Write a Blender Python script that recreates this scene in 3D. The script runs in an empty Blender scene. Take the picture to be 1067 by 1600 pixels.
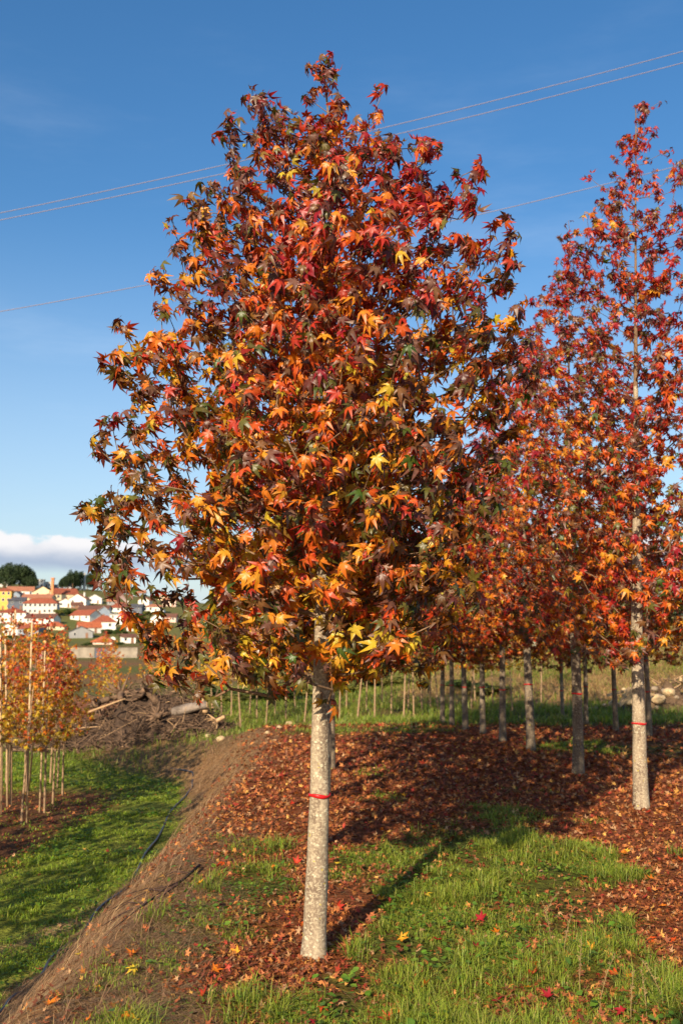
import bpy, math, random
import numpy as np
from mathutils import Vector, Matrix, Euler

# ------------------------------------------------------------------ camera, world, sun, exposure
scene = bpy.context.scene
COL = scene.collection
CAM_H, F_PX, PITCH = 1.9, 1555.0, math.atan(200 / 1555.0)
cam_d = bpy.data.cameras.new('camera'); cam = bpy.data.objects.new('camera', cam_d); COL.objects.link(cam)
cam.location = (0, 0, CAM_H); cam.rotation_euler = (math.pi / 2 + PITCH, 0, 0)
cam_d.sensor_fit = 'VERTICAL'; cam_d.sensor_height = 36.0; cam_d.sensor_width = 24.0; cam_d.lens = 36.0 * F_PX / 1600
cam_d.clip_start = 0.05; cam_d.clip_end = 6000
cam_d.dof.use_dof = True; cam_d.dof.focus_distance = 6.1; cam_d.dof.aperture_fstop = 3.2
scene.camera = cam
scene.view_settings.view_transform = 'Standard'; scene.view_settings.look = 'None'
scene.view_settings.exposure = 0.78; scene.view_settings.gamma = 1.0
scene.render.engine = 'CYCLES'
scene.cycles.max_bounces = 8; scene.cycles.diffuse_bounces = 4; scene.cycles.transparent_max_bounces = 4
scene.cycles.use_denoising = True

SUN_EL, SUN_HEAD = math.radians(24.0), math.radians(19.0)          # light travels towards +Y, 19 deg to the right
sun_dir = Vector((math.sin(SUN_HEAD) * math.cos(SUN_EL), math.cos(SUN_HEAD) * math.cos(SUN_EL), -math.sin(SUN_EL)))
sd = bpy.data.lights.new('sun', 'SUN'); sd.energy = 4.6; sd.angle = math.radians(0.5); sd.color = (1.0, 0.85, 0.64)
sun = bpy.data.objects.new('sun', sd); COL.objects.link(sun); sun.rotation_euler = sun_dir.to_track_quat('-Z', 'Y').to_euler()
sun.location = (-10, -25, 15)

class NT:
    """small helper for node trees"""
    def __init__(s, tree): s.t = tree; s.n = tree.nodes; s.l = tree.links
    def add(s, kind, **kw):
        nd = s.n.new(kind); ins = kw.pop('ins', {})
        for k, v in kw.items(): setattr(nd, k, v)
        for k, v in ins.items(): s.put(nd.inputs[k], v)
        return nd
    def put(s, sock, v):
        if hasattr(v, 'is_linked') or hasattr(v, 'links'): s.l.new(v, sock)
        else: sock.default_value = v
    def math(s, op, a, b=None, c=None, clamp=False):
        nd = s.n.new('ShaderNodeMath'); nd.operation = op; nd.use_clamp = clamp
        for i, v in enumerate((a, b, c)):
            if v is not None: s.put(nd.inputs[i], v)
        return nd.outputs[0]
    def sstep(s, v, a, b, lo=0.0, hi=1.0):
        nd = s.n.new('ShaderNodeMapRange'); nd.interpolation_type = 'SMOOTHSTEP'
        for i, x in enumerate((v, a, b, lo, hi)): s.put(nd.inputs[i], x)
        return nd.outputs[0]
    def noise(s, vec, scale, detail=4, rough=0.55, w=None):
        nd = s.n.new('ShaderNodeTexNoise'); nd.inputs['Scale'].default_value = scale
        nd.inputs['Detail'].default_value = detail; nd.inputs['Roughness'].default_value = rough
        if vec is not None: s.put(nd.inputs['Vector'], vec)
        return nd.outputs['Fac']
    def mix(s, f, a, b, blend='MIX'):
        nd = s.n.new('ShaderNodeMix'); nd.data_type = 'RGBA'; nd.blend_type = blend
        s.put(nd.inputs[0], f); s.put(nd.inputs[6], a); s.put(nd.inputs[7], b)
        return nd.outputs[2]

world = bpy.data.worlds.new('World'); scene.world = world; world.use_nodes = True
W = NT(world.node_tree); W.n.clear()
sky = W.add('ShaderNodeTexSky', sky_type='NISHITA', sun_disc=False, sun_elevation=SUN_EL,
            sun_rotation=math.pi + SUN_HEAD, altitude=200.0, air_density=1.25, dust_density=1.3, ozone_density=3.0)
tc = W.add('ShaderNodeTexCoord'); sp = W.add('ShaderNodeSeparateXYZ', ins={0: tc.outputs['Generated']})
X_, Y_, Z_ = sp.outputs
az = W.math('ARCTAN2', X_, Y_)
cv = W.add('ShaderNodeCombineXYZ', ins={0: W.math('MULTIPLY', az, 1.0), 1: W.math('MULTIPLY', Z_, 2.2), 2: 0.37})
n1 = W.noise(cv.outputs[0], 13.0, 7, 0.56)
n2 = W.noise(cv.outputs[0], 4.1, 2, 0.5)
# a bank of cumulus low over the horizon: flat grey underside, rounded white tops
hgt = W.sstep(Z_, 0.072, 0.128, 0.30, -0.34)
dens = W.math('ADD', W.math('ADD', W.math('MULTIPLY_ADD', n1, 1.7, -0.85), W.math('MULTIPLY_ADD', n2, 1.0, 0.16)), hgt)
base = W.sstep(W.math('ADD', Z_, W.math('MULTIPLY', n1, 0.022)), 0.070, 0.086)
cl = W.math('MULTIPLY', W.math('MULTIPLY', W.sstep(dens, 0.66, 0.80), base), W.sstep(Z_, 0.135, 0.118))
veil = W.math('MAXIMUM', W.math('MULTIPLY', W.sstep(Z_, 0.105, 0.07), W.sstep(n2, 0.35, 0.62, 0.25, 0.65)), W.sstep(Z_, 0.42, 0.06, 0.0, 0.42))
sv = W.add('ShaderNodeCombineXYZ', ins={0: W.math('MULTIPLY', az, 1.0), 1: W.math('MULTIPLY', Z_, 5.0), 2: 0.9})
n3 = W.noise(sv.outputs[0], 2.3, 6, 0.62)
cirrus = W.math('MULTIPLY', W.sstep(n3, 0.50, 0.85), W.sstep(Z_, 0.80, 0.1, 0.0, 0.16))
shade = W.sstep(W.math('ADD', Z_, W.math('MULTIPLY', n1, 0.03)), 0.088, 0.112)
ccol = W.mix(shade, (0.30, 0.36, 0.46, 1), (0.66, 0.65, 0.66, 1))
hsv = W.add('ShaderNodeHueSaturation', ins={'Saturation': 1.24, 'Value': 1.0, 'Color': W.mix(1.0, sky.outputs[0], (0.95, 0.975, 1.03, 1), 'MULTIPLY')})
bg = W.add('ShaderNodeBackground', ins={'Color': hsv.outputs[0], 'Strength': 0.086})
bgc = W.add('ShaderNodeBackground', ins={'Color': ccol, 'Strength': 0.86})
bgv = W.add('ShaderNodeBackground', ins={'Color': (0.47, 0.56, 0.69, 1), 'Strength': 0.86})
bgi = W.add('ShaderNodeBackground', ins={'Color': (0.70, 0.76, 0.84, 1), 'Strength': 0.9})
m0 = W.add('ShaderNodeMixShader', ins={0: cirrus, 1: bg.outputs[0], 2: bgi.outputs[0]})
m1 = W.add('ShaderNodeMixShader', ins={0: veil, 1: m0.outputs[0], 2: bgv.outputs[0]})
m2 = W.add('ShaderNodeMixShader', ins={0: cl, 1: m1.outputs[0], 2: bgc.outputs[0]})
wo = W.add('ShaderNodeOutputWorld', ins={0: m2.outputs[0]})

# ------------------------------------------------------------------ helpers
rng = np.random.default_rng(7)
random.seed(7)
def lin(c, k=1.0):
    c = np.asarray(c, float) / 255.0
    return np.where(c <= 0.04045, c / 12.92, ((c + 0.055) / 1.055) ** 2.4) * k
def rgba(c, k=1.0): return tuple(lin(c, k)) + (1.0,)

def _hash(ix, iy, seed):
    h = (ix.astype(np.int64) * 374761393 + iy.astype(np.int64) * 668265263 + seed * 974634777) & 0xffffffff
    h = ((h ^ (h >> 13)) * 1274126177) & 0xffffffff
    return ((h ^ (h >> 16)) & 0xffff) / 65535.0
def vnoise(x, y, seed=0):
    x = np.asarray(x, float); y = np.asarray(y, float)
    ix, iy = np.floor(x), np.floor(y); fx, fy = x - ix, y - iy
    fx = fx * fx * (3 - 2 * fx); fy = fy * fy * (3 - 2 * fy)
    a = _hash(ix, iy, seed); b = _hash(ix + 1, iy, seed); c = _hash(ix, iy + 1, seed); d = _hash(ix + 1, iy + 1, seed)
    return (a + (b - a) * fx) * (1 - fy) + (c + (d - c) * fx) * fy - 0.5
def fbm(x, y, seed=0, o=3): return sum(vnoise(x * 2 ** i, y * 2 ** i, seed + i * 17) / 2 ** i for i in range(o))
def ss(a, b, v):
    t = np.clip((np.asarray(v, float) - a) / (b - a), 0, 1); return t * t * (3 - 2 * t)
def inpoly(x, y, P):
    x = np.asarray(x, float); y = np.asarray(y, float); r = np.zeros(x.shape, bool)
    for i in range(len(P)):
        (x1, y1), (x2, y2) = P[i], P[i - 1]
        c = ((y1 > y) != (y2 > y)) & (x < (x2 - x1) * (y - y1) / (y2 - y1 + 1e-12) + x1); r ^= c
    return r

# terrain ------------------------------------------------------------------
def edge_x(Y):  return np.interp(Y, [-30, 5, 8, 15, 21, 24, 27, 31], [-1.55, -1.5, -1.2, -1.25, -1.35, -1.9, -3.6, -6.0])
def toe_x(Y):   return np.interp(Y, [-30, 8, 10, 15, 19, 22, 24, 27, 31], [-3.0, -2.9, -2.75, -2.7, -2.9, -3.6, -5.2, -7.0, -8.5])
VY = [60, 150, 300, 400, 500, 600, 700, 800, 1100, 2000]
VZ = [-1.2, -0.7, 0.0, 1.5, 14, 28, 40, 46, 48, 48]
def hgt_at(X, Y):
    X = np.asarray(X, float); Y = np.asarray(Y, float)
    wob = 0.22 * fbm(X * 0.1 + 3, Y * 0.55, 5)
    e, t = edge_x(Y) + wob, toe_x(Y) + wob * 1.3
    u = np.clip((X - t) / (e - t), 0, 1); u = u * u * (3 - 2 * u) * 0.75 + u * 0.25
    top = -0.5 * ss(22, 27, Y) * ss(1.5, -2.5, X) + 0.05 * fbm(X * 0.8, Y * 0.8, 9) - 0.25 * ss(23, 27, Y)
    hill = ss(33, 58, Y) * ss(-1, 9, X) * 3.4
    low = -1.2 + 0.06 * fbm(X * 0.5, Y * 0.5, 21)
    z = low + (top - low) * u + hill
    r = X / np.maximum(Y, 1)
    vz = np.interp(Y, VY, VZ); k = np.interp(r, [-0.6, -0.30, -0.2, -0.1, 0.2], [1.0, 1.0, 0.80, 0.6, 0.4])
    far = np.where(vz > 0, vz * k, vz) + ss(300, 450, Y) * 1.5 * fbm(X * 0.02, Y * 0.02, 33)
    w = ss(55, 110, Y)
    z = z * (1 - w) + far * w
    near = ss(16, 3, Y)
    return z + 0.018 * near * fbm(X * 6, Y * 6, 41)
def H1(x, y): return float(hgt_at(np.array([x]), np.array([y]))[0])
def ray(px, py):
    c, s = math.cos(PITCH), math.sin(PITCH)
    a, b = (px - 533.5) / F_PX, (800 - py) / F_PX
    return np.array([a, c - b * s, s + b * c])
def on_plane(px, py, Y):
    d = ray(px, py); t = Y / d[1]; return np.array([d[0] * t, Y, CAM_H + d[2] * t])
def on_ground(px, py, y0=3.0, y1=1500.0):
    d = ray(px, py); ts = np.geomspace(y0, y1, 4000) / d[1]
    z = CAM_H + d[2] * ts; g = hgt_at(d[0] * ts, d[1] * ts)
    i = np.argmax(z < g); i = i if z[i] < g[i] else len(ts) - 1
    return np.array([d[0] * ts[i], d[1] * ts[i], g[i]])
def ppm(p):
    return F_PX / (p[1] * math.cos(PITCH) + (p[2] - CAM_H) * math.sin(PITCH))

# mesh building ------------------------------------------------------------
def mesh_np(name, V, Fc, mat, col=None, smooth=False, fm=None):
    V = np.ascontiguousarray(V, np.float32); Fc = np.ascontiguousarray(Fc, np.int32); n = Fc.shape[1]
    me = bpy.data.meshes.new(name); me.vertices.add(len(V)); me.vertices.foreach_set('co', V.ravel())
    me.loops.add(Fc.size); me.loops.foreach_set('vertex_index', Fc.ravel())
    me.polygons.add(len(Fc)); me.polygons.foreach_set('loop_start', np.arange(0, Fc.size, n, dtype=np.int32))
    me.polygons.foreach_set('loop_total', np.full(len(Fc), n, np.int32))
    if smooth: me.polygons.foreach_set('use_smooth', np.ones(len(Fc), bool))
    for m in (mat if isinstance(mat, (list, tuple)) else [mat]): me.materials.append(m)
    if fm is not None: me.polygons.foreach_set('material_index', np.asarray(fm, np.int32))
    if col is not None:
        at = me.color_attributes.new('Col', 'FLOAT_COLOR', 'POINT')
        c = np.ones((len(V), 4), np.float32); c[:, :3] = col; at.data.foreach_set('color', c.ravel())
    me.update(calc_edges=True); return me
class MB:
    """collects polygons of any size and builds one mesh"""
    def __init__(s): s.v = []; s.f = []
    def add(s, V, Fs):
        o = len(s.v); s.v += [tuple(p) for p in V]; s.f += [tuple(i + o for i in f) for f in Fs]; return s
    def box(s, x0, x1, y0, y1, z0, z1):
        return s.add([(x0,y0,z0),(x1,y0,z0),(x1,y1,z0),(x0,y1,z0),(x0,y0,z1),(x1,y0,z1),(x1,y1,z1),(x0,y1,z1)],
                     [(3,2,1,0),(4,5,6,7),(0,1,5,4),(1,2,6,5),(2,3,7,6),(3,0,4,7)])
    def tube(s, P, R, n=6, caps=True):
        V, Q = tube(P, R, n, caps); return s.add(V, Q)
    def mesh(s, name, mat, smooth=False):
        me = bpy.data.meshes.new(name); me.from_pydata(s.v, [], s.f); me.materials.append(mat)
        if smooth:
            for p in me.polygons: p.use_smooth = True
        return me
def tube(P, R, n=6, caps=True):
    P = np.asarray(P, float); R = np.broadcast_to(np.asarray(R, float), (len(P),))
    T = np.gradient(P, axis=0); T /= np.linalg.norm(T, axis=1)[:, None] + 1e-12
    ref = np.array([1.0, 0, 0]) if abs(T[0][0]) < 0.8 else np.array([0, 1.0, 0])
    V = []
    for i in range(len(P)):
        a = ref - T[i] * ref.dot(T[i]); a /= np.linalg.norm(a) + 1e-12; b = np.cross(T[i], a); ref = a
        for k in range(n):
            q = 2 * math.pi * k / n; V.append(P[i] + R[i] * (a * math.cos(q) + b * math.sin(q)))
    Q = [(i*n+k, i*n+(k+1)%n, (i+1)*n+(k+1)%n, (i+1)*n+k) for i in range(len(P)-1) for k in range(n)]
    if caps: Q += [tuple(range(n-1, -1, -1)), tuple((len(P)-1)*n + k for k in range(n))]
    return np.array(V), Q
def obj(name, me, parent=None, loc=(0, 0, 0), rot=(0, 0, 0)):
    o = bpy.data.objects.new(name, me); COL.objects.link(o); o.location = loc; o.rotation_euler = rot
    if parent is not None: o.parent = parent
    return o
def tag(o, label, cat, group=None, kind=None):
    if label: o['label'] = label
    if cat: o['category'] = cat
    if group: o['group'] = group
    if kind: o['kind'] = kind
    return o
def thing(name, label, cat, loc=(0, 0, 0), rz=0.0, group=None, sc=1.0):
    o = obj(name, None, None, loc, (0, 0, rz)); o.empty_display_size = 0.2; o.scale = (sc, sc, sc)
    return tag(o, label, cat, group)
def copy_tree(o, parent=None):
    c = o.copy(); COL.objects.link(c); c.parent = parent
    for ch in [k for k in ALLCH.get(o.name, [])]: copy_tree(ch, c)
    return c
ALLCH = {}

# materials ----------------------------------------------------------------
def mat(name):
    m = bpy.data.materials.new(name); m.use_nodes = True; t = NT(m.node_tree); t.n.clear()
    out = t.add('ShaderNodeOutputMaterial'); return m, t, out
def plain(name, col, rough=0.7, var=0.15, scale=3.0, bump=0.0, spec=0.3, col2=None):
    m, t, out = mat(name); tc = t.add('ShaderNodeTexCoord')
    n = t.noise(tc.outputs['Object'], scale, 5, 0.6)
    dark = tuple(c * (1 - var) for c in col[:3]) + (1,); light = tuple(min(1, c * (1 + var)) for c in col[:3]) + (1,)
    c = t.mix(t.sstep(n, 0.3, 0.7), dark, col2 or light)
    b = t.add('ShaderNodeBsdfPrincipled', ins={'Base Color': c, 'Roughness': rough, 'Specular IOR Level': spec})
    if bump:
        bp = t.add('ShaderNodeBump', ins={'Strength': bump, 'Distance': 0.02, 'Height': t.noise(tc.outputs['Object'], scale * 5, 5, 0.65)})
        t.l.new(bp.outputs[0], b.inputs['Normal'])
    t.l.new(b.outputs[0], out.inputs[0]); return m
def leafy(name, transl=0.35, rough=0.5, spec=0.35, sat_t=1.1, back=1.0):
    m, t, out = mat(name)
    a = t.add('ShaderNodeAttribute', attribute_name='Col')
    tc = t.add('ShaderNodeTexCoord')
    n = t.noise(tc.outputs['Object'], 45.0, 3, 0.6)
    c = t.mix(1.0, a.outputs['Color'], t.add('ShaderNodeCombineColor', ins={0: t.sstep(n, .25, .75, .72, 1.15), 1: t.sstep(n, .25, .75, .72, 1.15), 2: t.sstep(n, .25, .75, .75, 1.1)}).outputs[0], 'MULTIPLY')
    b = t.add('ShaderNodeBsdfPrincipled', ins={'Base Color': c, 'Roughness': rough, 'Specular IOR Level': spec})
    hs = t.add('ShaderNodeHueSaturation', ins={'Saturation': sat_t, 'Value': 1.15, 'Color': c})
    tr = t.add('ShaderNodeBsdfTranslucent', ins={'Color': hs.outputs[0]})
    ms = t.add('ShaderNodeMixShader', ins={0: transl, 1: b.outputs[0], 2: tr.outputs[0]})
    t.l.new(ms.outputs[0], out.inputs[0]); return m
M = {}
M['leaf'] = leafy('autumn_leaf', 0.34, 0.42, 0.5)
M['grass'] = leafy('grass_blade', 0.35, 0.5, 0.35)
M['straw'] = leafy('dry_straw', 0.2, 0.7, 0.2)
M['litter'] = leafy('leaf_litter', 0.15, 0.6, 0.25)
M['pine'] = leafy('evergreen_foliage', 0.15, 0.6, 0.2)

def bark(name, c_dark, c_mid, c_light, lichen):
    m, t, out = mat(name); tc = t.add('ShaderNodeTexCoord'); P = tc.outputs['Object']
    mp = t.add('ShaderNodeMapping', ins={0: P, 3: (1, 1, 0.35)})
    mh = t.add('ShaderNodeMapping', ins={0: P, 3: (1, 1, 3.0)})
    a = t.noise(mp.outputs[0], 9.0, 6, 0.65); f = t.noise(P, 60.0, 5, 0.7); h = t.noise(mh.outputs[0], 14.0, 4, 0.6)
    c = t.mix(t.sstep(a, 0.34, 0.66), c_dark, c_mid)
    c = t.mix(t.math('MULTIPLY', t.sstep(f, 0.45, 0.62), 0.6), c, c_light)
    vo = t.add('ShaderNodeTexVoronoi', ins={'Vector': t.add('ShaderNodeVectorMath', operation='ADD', ins={0: P, 1: t.add('ShaderNodeVectorMath', operation='SCALE', ins={0: t.add('ShaderNodeTexNoise', ins={'Vector': P, 'Scale': 30.0}).outputs['Color'], 'Scale': 0.03}).outputs[0]}).outputs[0], 'Scale': 38.0})
    spots = t.math('MULTIPLY', t.sstep(vo.outputs['Distance'], 0.42, 0.22), t.sstep(h, 0.46, 0.60))
    c = t.mix(t.math('MULTIPLY', spots, 0.85), c, lichen)
    yl = t.math('MULTIPLY', t.sstep(t.noise(P, 22.0, 2, 0.5), 0.70, 0.74), 0.7)
    c = t.mix(yl, c, rgba((190, 170, 50)))
    b = t.add('ShaderNodeBsdfPrincipled', ins={'Base Color': c, 'Roughness': 0.85, 'Specular IOR Level': 0.2})
    hh = t.math('ADD', t.math('MULTIPLY', f, 0.6), t.math('ADD', t.math('MULTIPLY', h, 0.6), t.math('MULTIPLY', spots, 0.25)))
    bp = t.add('ShaderNodeBump', ins={'Strength': 0.7, 'Distance': 0.012, 'Height': hh}); t.l.new(bp.outputs[0], b.inputs['Normal'])
    t.l.new(b.outputs[0], out.inputs[0]); return m
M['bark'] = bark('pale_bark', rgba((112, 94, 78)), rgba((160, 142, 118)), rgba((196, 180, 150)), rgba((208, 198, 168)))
M['bark_shaded'] = bark('shaded_row_bark', rgba((88, 74, 62)), rgba((124, 108, 90)), rgba((150, 136, 112)), rgba((176, 166, 140)))  # darker copy of the pale bark, crown shade partly put into its colour
M['twig'] = plain('twig_bark', rgba((118, 92, 68)), 0.8, 0.35, 25.0, 0.3)
M['young_bark'] = plain('young_bark', rgba((150, 122, 92)), 0.8, 0.25, 14.0, 0.3)
M['tape'] = plain('red_tape', rgba((190, 28, 30)), 0.4, 0.15, 20.0)
M['stake'] = plain('weathered_stake', rgba((190, 160, 122)), 0.8, 0.2, 10.0, 0.3)

# ------------------------------------------------------------------ ground zones and ground sheet
GREEN = [(-.75,4.0),(-.5,5.1),(.05,5.9),(.25,6.9),(.35,7.6),(.25,8.6),(.3,9.7),(1.0,10.3),(1.7,10.4),(2.5,9.6),(2.25,8.4),(1.95,7.4),(1.9,6.4),(1.95,5.6),(2.6,4.0)]
PATCH = [(-.72,8.0,.5,1.0),(-1.0,6.9,.45,.75),(-.55,5.6,.3,.6),(-.9,9.4,.4,.6),(-1.3,6.0,.3,.6),(1.7,11.2,.55,.8),(.45,12.4,.4,.5),(.5,14.8,.4,.5),(2.2,13.0,.3,.4),(4.4,18.2,1.2,.9),(6.0,17.5,1.2,.7),(.1,21.5,.7,.9),(1.4,21.8,1.0,.8),(.2,8.9,.4,.6),(3.2,9.2,.2,.5),(-1.1,5.3,.4,.7),(2.6,10.9,.25,.4),(-.9,21.0,.6,.6),(-1.6,12.5,.3,.3)]
def zones(X, Y):
    """0..1 amounts: plateau, bank, low ground, green, dirt, path"""
    wob = 0.22 * fbm(X * 0.1 + 3, Y * 0.55, 5)
    e, t = edge_x(Y) + wob, toe_x(Y) + wob * 1.3
    u = (X - t) / (e - t)
    plat = ss(0.85, 1.1, u + 0.15 * fbm(X * 2, Y * 2, 51)); low = ss(0.14, -0.06, u + 0.12 * fbm(X * 2, Y * 2, 52))
    bank = np.clip(1 - plat - low, 0, 1)
    jx, jy = X + 0.45 * fbm(X * 1.7, Y * 1.7, 61), Y + 0.55 * fbm(X * 1.7, Y * 1.7, 62)
    g = inpoly(jx, jy, GREEN) * (0.62 + 0.5 * ss(-0.25, 0.15, fbm(X * 1.3, Y * 1.3, 63)))
    for (cx, cy, r, a) in PATCH: g = np.maximum(g, a * ss(1.15, 0.5, np.hypot(jx - cx, (jy - cy) * 0.8) / r))
    farg = ss(22.3, 24.0, Y + 0.8 * fbm(X * 0.5, Y * 0.5, 64)) * ss(75, 50, Y)
    brown = ss(0.0, 0.3, fbm(X * 0.12, Y * 0.2, 66)) * ss(33, 37, Y) * ss(0, 3, X)
    g = np.maximum(np.clip(g, 0, 1) * plat, farg * (1 - 0.8 * brown) * np.maximum(plat, .3))
    dirt = ss(-4.1, -4.9, X + 0.7 * fbm(X * 0.8, Y * 0.8, 67)) * ss(13.5, 15, Y) * ss(22, 20.5, Y)
    d = np.abs((X + 4.3) * 0.88 - (Y - 9.0) * 0.47) + 0.35 * fbm(X * 1.2, Y * 1.2, 68)
    path = ss(0.38, 0.08, d) * ss(13.2, 11.8, Y)
    lg = low * (1 - 0.85 * np.maximum(dirt, path)) * (0.72 + 0.4 * fbm(X * 0.7, Y * 0.7, 69))
    lg = np.clip(lg, 0, 1)
    return plat, bank, low, g, dirt * low, path * low, lg
def axis(lo, hi, step, grow, c=0.0):
    a = [c]
    while a[-1] < hi: a.append(a[-1] + max(step, (a[-1] - c) * grow))
    b = [c]
    while b[-1] > lo: b.append(b[-1] - max(step, (c - b[-1]) * grow))
    return np.array(b[:0:-1] + a)
gx = axis(-900, 900, 0.10, 0.036, -0.6); gy = axis(-60, 1900, 0.10, 0.026, 5.0)
GX, GY = np.meshgrid(gx, gy); GZ = hgt_at(GX, GY)
plat, bank, low, g, dirt, path, lg = zones(GX, GY)
c_lit, c_bank, c_green, c_dirt, c_path, c_lowg = (lin(c) for c in ((128, 76, 46), (142, 110, 76), (92, 96, 38), (98, 66, 44), (172, 150, 100), (116, 132, 44)))
dryl = (ss(-.5, -1.1, GX + .4 * fbm(GX * 1.3, GY * 1.3, 199)) * ss(12, 9, GY))[..., None]
C = plat[..., None] * (c_lit * (1 - .7 * dryl) + c_bank * .7 * dryl) + bank[..., None] * c_bank + low[..., None] * lin((112, 94, 54))
C = C * (1 - g[..., None]) + c_green * g[..., None]
C = C * (1 - lg[..., None]) + c_lowg * lg[..., None]
C = C * (1 - dirt[..., None]) + c_dirt * dirt[..., None]; C = C * (1 - path[..., None]) + c_path * path[..., None]
mid = ss(24, 40, GY); fieldn = fbm(GX * 0.03, GY * 0.06, 71)[..., None]
fieldc = lin((96, 100, 48)) + (lin((128, 92, 62)) - lin((96, 100, 48))) * np.clip(0.5 + 1.4 * fieldn, 0, 1)
redst = (ss(36, 42, GY) * ss(58, 52, GY) * ss(-4, -8, GX))[..., None]
vg = ss(250, 420, GY)[..., None]; fieldc = fieldc * (1 - .7 * vg) + lin((104, 108, 58)) * .7 * vg
fieldc = fieldc * (1 - redst * .8) + lin((150, 88, 62)) * redst * .8
hillb = (ss(33, 38, GY) * ss(0, 5, GX) * ss(95, 70, GY))[..., None] * np.clip(0.6 + 1.2 * fbm(GX * 0.25, GY * 0.2, 73), 0, 1)[..., None]
C = C * (1 - mid[..., None]) + fieldc * mid[..., None]
C = C * (1 - hillb * .85) + lin((178, 146, 98)) * hillb * .85
ny, nx = GX.shape; idx = np.arange(ny * nx).reshape(ny, nx)
quads = np.stack([idx[:-1, :-1], idx[:-1, 1:], idx[1:, 1:], idx[1:, :-1]], -1).reshape(-1, 4)
m, t, out = mat('ground'); a = t.add('ShaderNodeAttribute', attribute_name='Col'); tcg = t.add('ShaderNodeTexCoord'); P = tcg.outputs['Object']
f1, f2 = t.noise(P, 26.0, 6, 0.7), t.noise(P, 3.5, 5, 0.6)
vo = t.add('ShaderNodeTexVoronoi', ins={'Vector': P, 'Scale': 16.0}); vh = t.add('ShaderNodeHueSaturation', ins={'Saturation': 0.0, 'Color': vo.outputs['Color']})
c = t.mix(t.math('MULTIPLY', t.sstep(f1, 0.35, 0.62), 0.75), a.outputs['Color'], t.mix(1.0, a.outputs['Color'], (0.42, 0.40, 0.36, 1), 'MULTIPLY'))
c = t.mix(t.sstep(f2, 0.35, 0.75, 0.0, 0.4), c, t.mix(1.0, a.outputs['Color'], (1.5, 1.35, 1.1, 1), 'MULTIPLY'))
c = t.mix(0.35, c, vh.outputs[0], 'OVERLAY')
b = t.add('ShaderNodeBsdfPrincipled', ins={'Base Color': c, 'Roughness': 0.95, 'Specular IOR Level': 0.1})
bp = t.add('ShaderNodeBump', ins={'Strength': 0.9, 'Distance': 0.05, 'Height': t.math('ADD', f1, t.math('MULTIPLY', vo.outputs['Distance'], 0.7))})
t.l.new(bp.outputs[0], b.inputs['Normal']); t.l.new(b.outputs[0], out.inputs[0]); M['ground'] = m
gm = mesh_np('ground', np.stack([GX, GY, GZ], -1).reshape(-1, 3), quads, m, C.reshape(-1, 3), True)
obj('ground', gm)['kind'] = 'structure'

# ------------------------------------------------------------------ leaves
PAL = np.array([lin(c) for c in ((132, 22, 34), (164, 36, 28), (188, 62, 24), (204, 96, 24), (212, 132, 28), (206, 164, 40),
                                 (82, 36, 28), (110, 66, 38), (84, 80, 30), (58, 76, 26), (104, 62, 52))])
PAL_IN = np.array([lin(c) for c in ((158, 34, 40), (186, 62, 30), (204, 92, 30), (214, 130, 36), (216, 158, 44), (204, 178, 54),
                                    (106, 52, 38), (130, 90, 50), (110, 102, 42), (80, 98, 34), (126, 86, 66))])
def leaf_full(droop, fold, twist=0.0, pet=0.55):
    A = np.radians([-112, -54, 0, 54, 112]); Ls = [0.60, 0.93, 1.0, 0.93, 0.60]
    V = [(0, 0, 0)]; T = [0.0]; Fs = []
    sin_a = np.radians([-160, -84, -27, 27, 84, 160]); sin_r = [0.16, 0.31, 0.35, 0.35, 0.31, 0.16]
    si = []
    for a_, r_ in zip(sin_a, sin_r): si.append(len(V)); V.append((r_ * math.sin(a_), r_ * math.cos(a_), fold * 0.3)); T.append(.35)
    for k in range(5):
        d = np.array([math.sin(A[k]), math.cos(A[k])]); nrm = np.array([d[1], -d[0]]); L = Ls[k]
        i0 = len(V)
        m_ = d * 0.52 * L; l_ = d * 0.46 * L - nrm * 0.205 * L; r_ = d * 0.46 * L + nrm * 0.205 * L; tp = d * L
        V += [(m_[0], m_[1], 0), (l_[0], l_[1], fold * 0.6), (r_[0], r_[1], fold * 0.6), (tp[0], tp[1], fold * .15)]; T += [.45, .7, .7, 1.0]
        a_, b_ = si[k], si[k + 1]
        Fs += [(0, i0, a_), (a_, i0, i0 + 1), (i0 + 1, i0, i0 + 3), (i0 + 3, i0, i0 + 2), (i0 + 2, i0, b_), (b_, i0, 0)]
    V = np.array(V, float); r = np.hypot(V[:, 0], V[:, 1]); V[:, 2] -= droop * r ** 2
    V[:, 2] += twist * V[:, 0] * V[:, 1]
    if pet:
        i0 = len(V); w = 0.014
        V = np.vstack([V, [(-w, 0, 0), (w, 0, 0), (w, -pet * .8, pet * .35), (-w, -pet * .8, pet * .35)]]); T += [.0, .0, .0, .0]
        Fs += [(i0, i0 + 1, i0 + 2), (i0, i0 + 2, i0 + 3)]
    return V, np.array(Fs)[:, ::-1], np.array(T)
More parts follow.
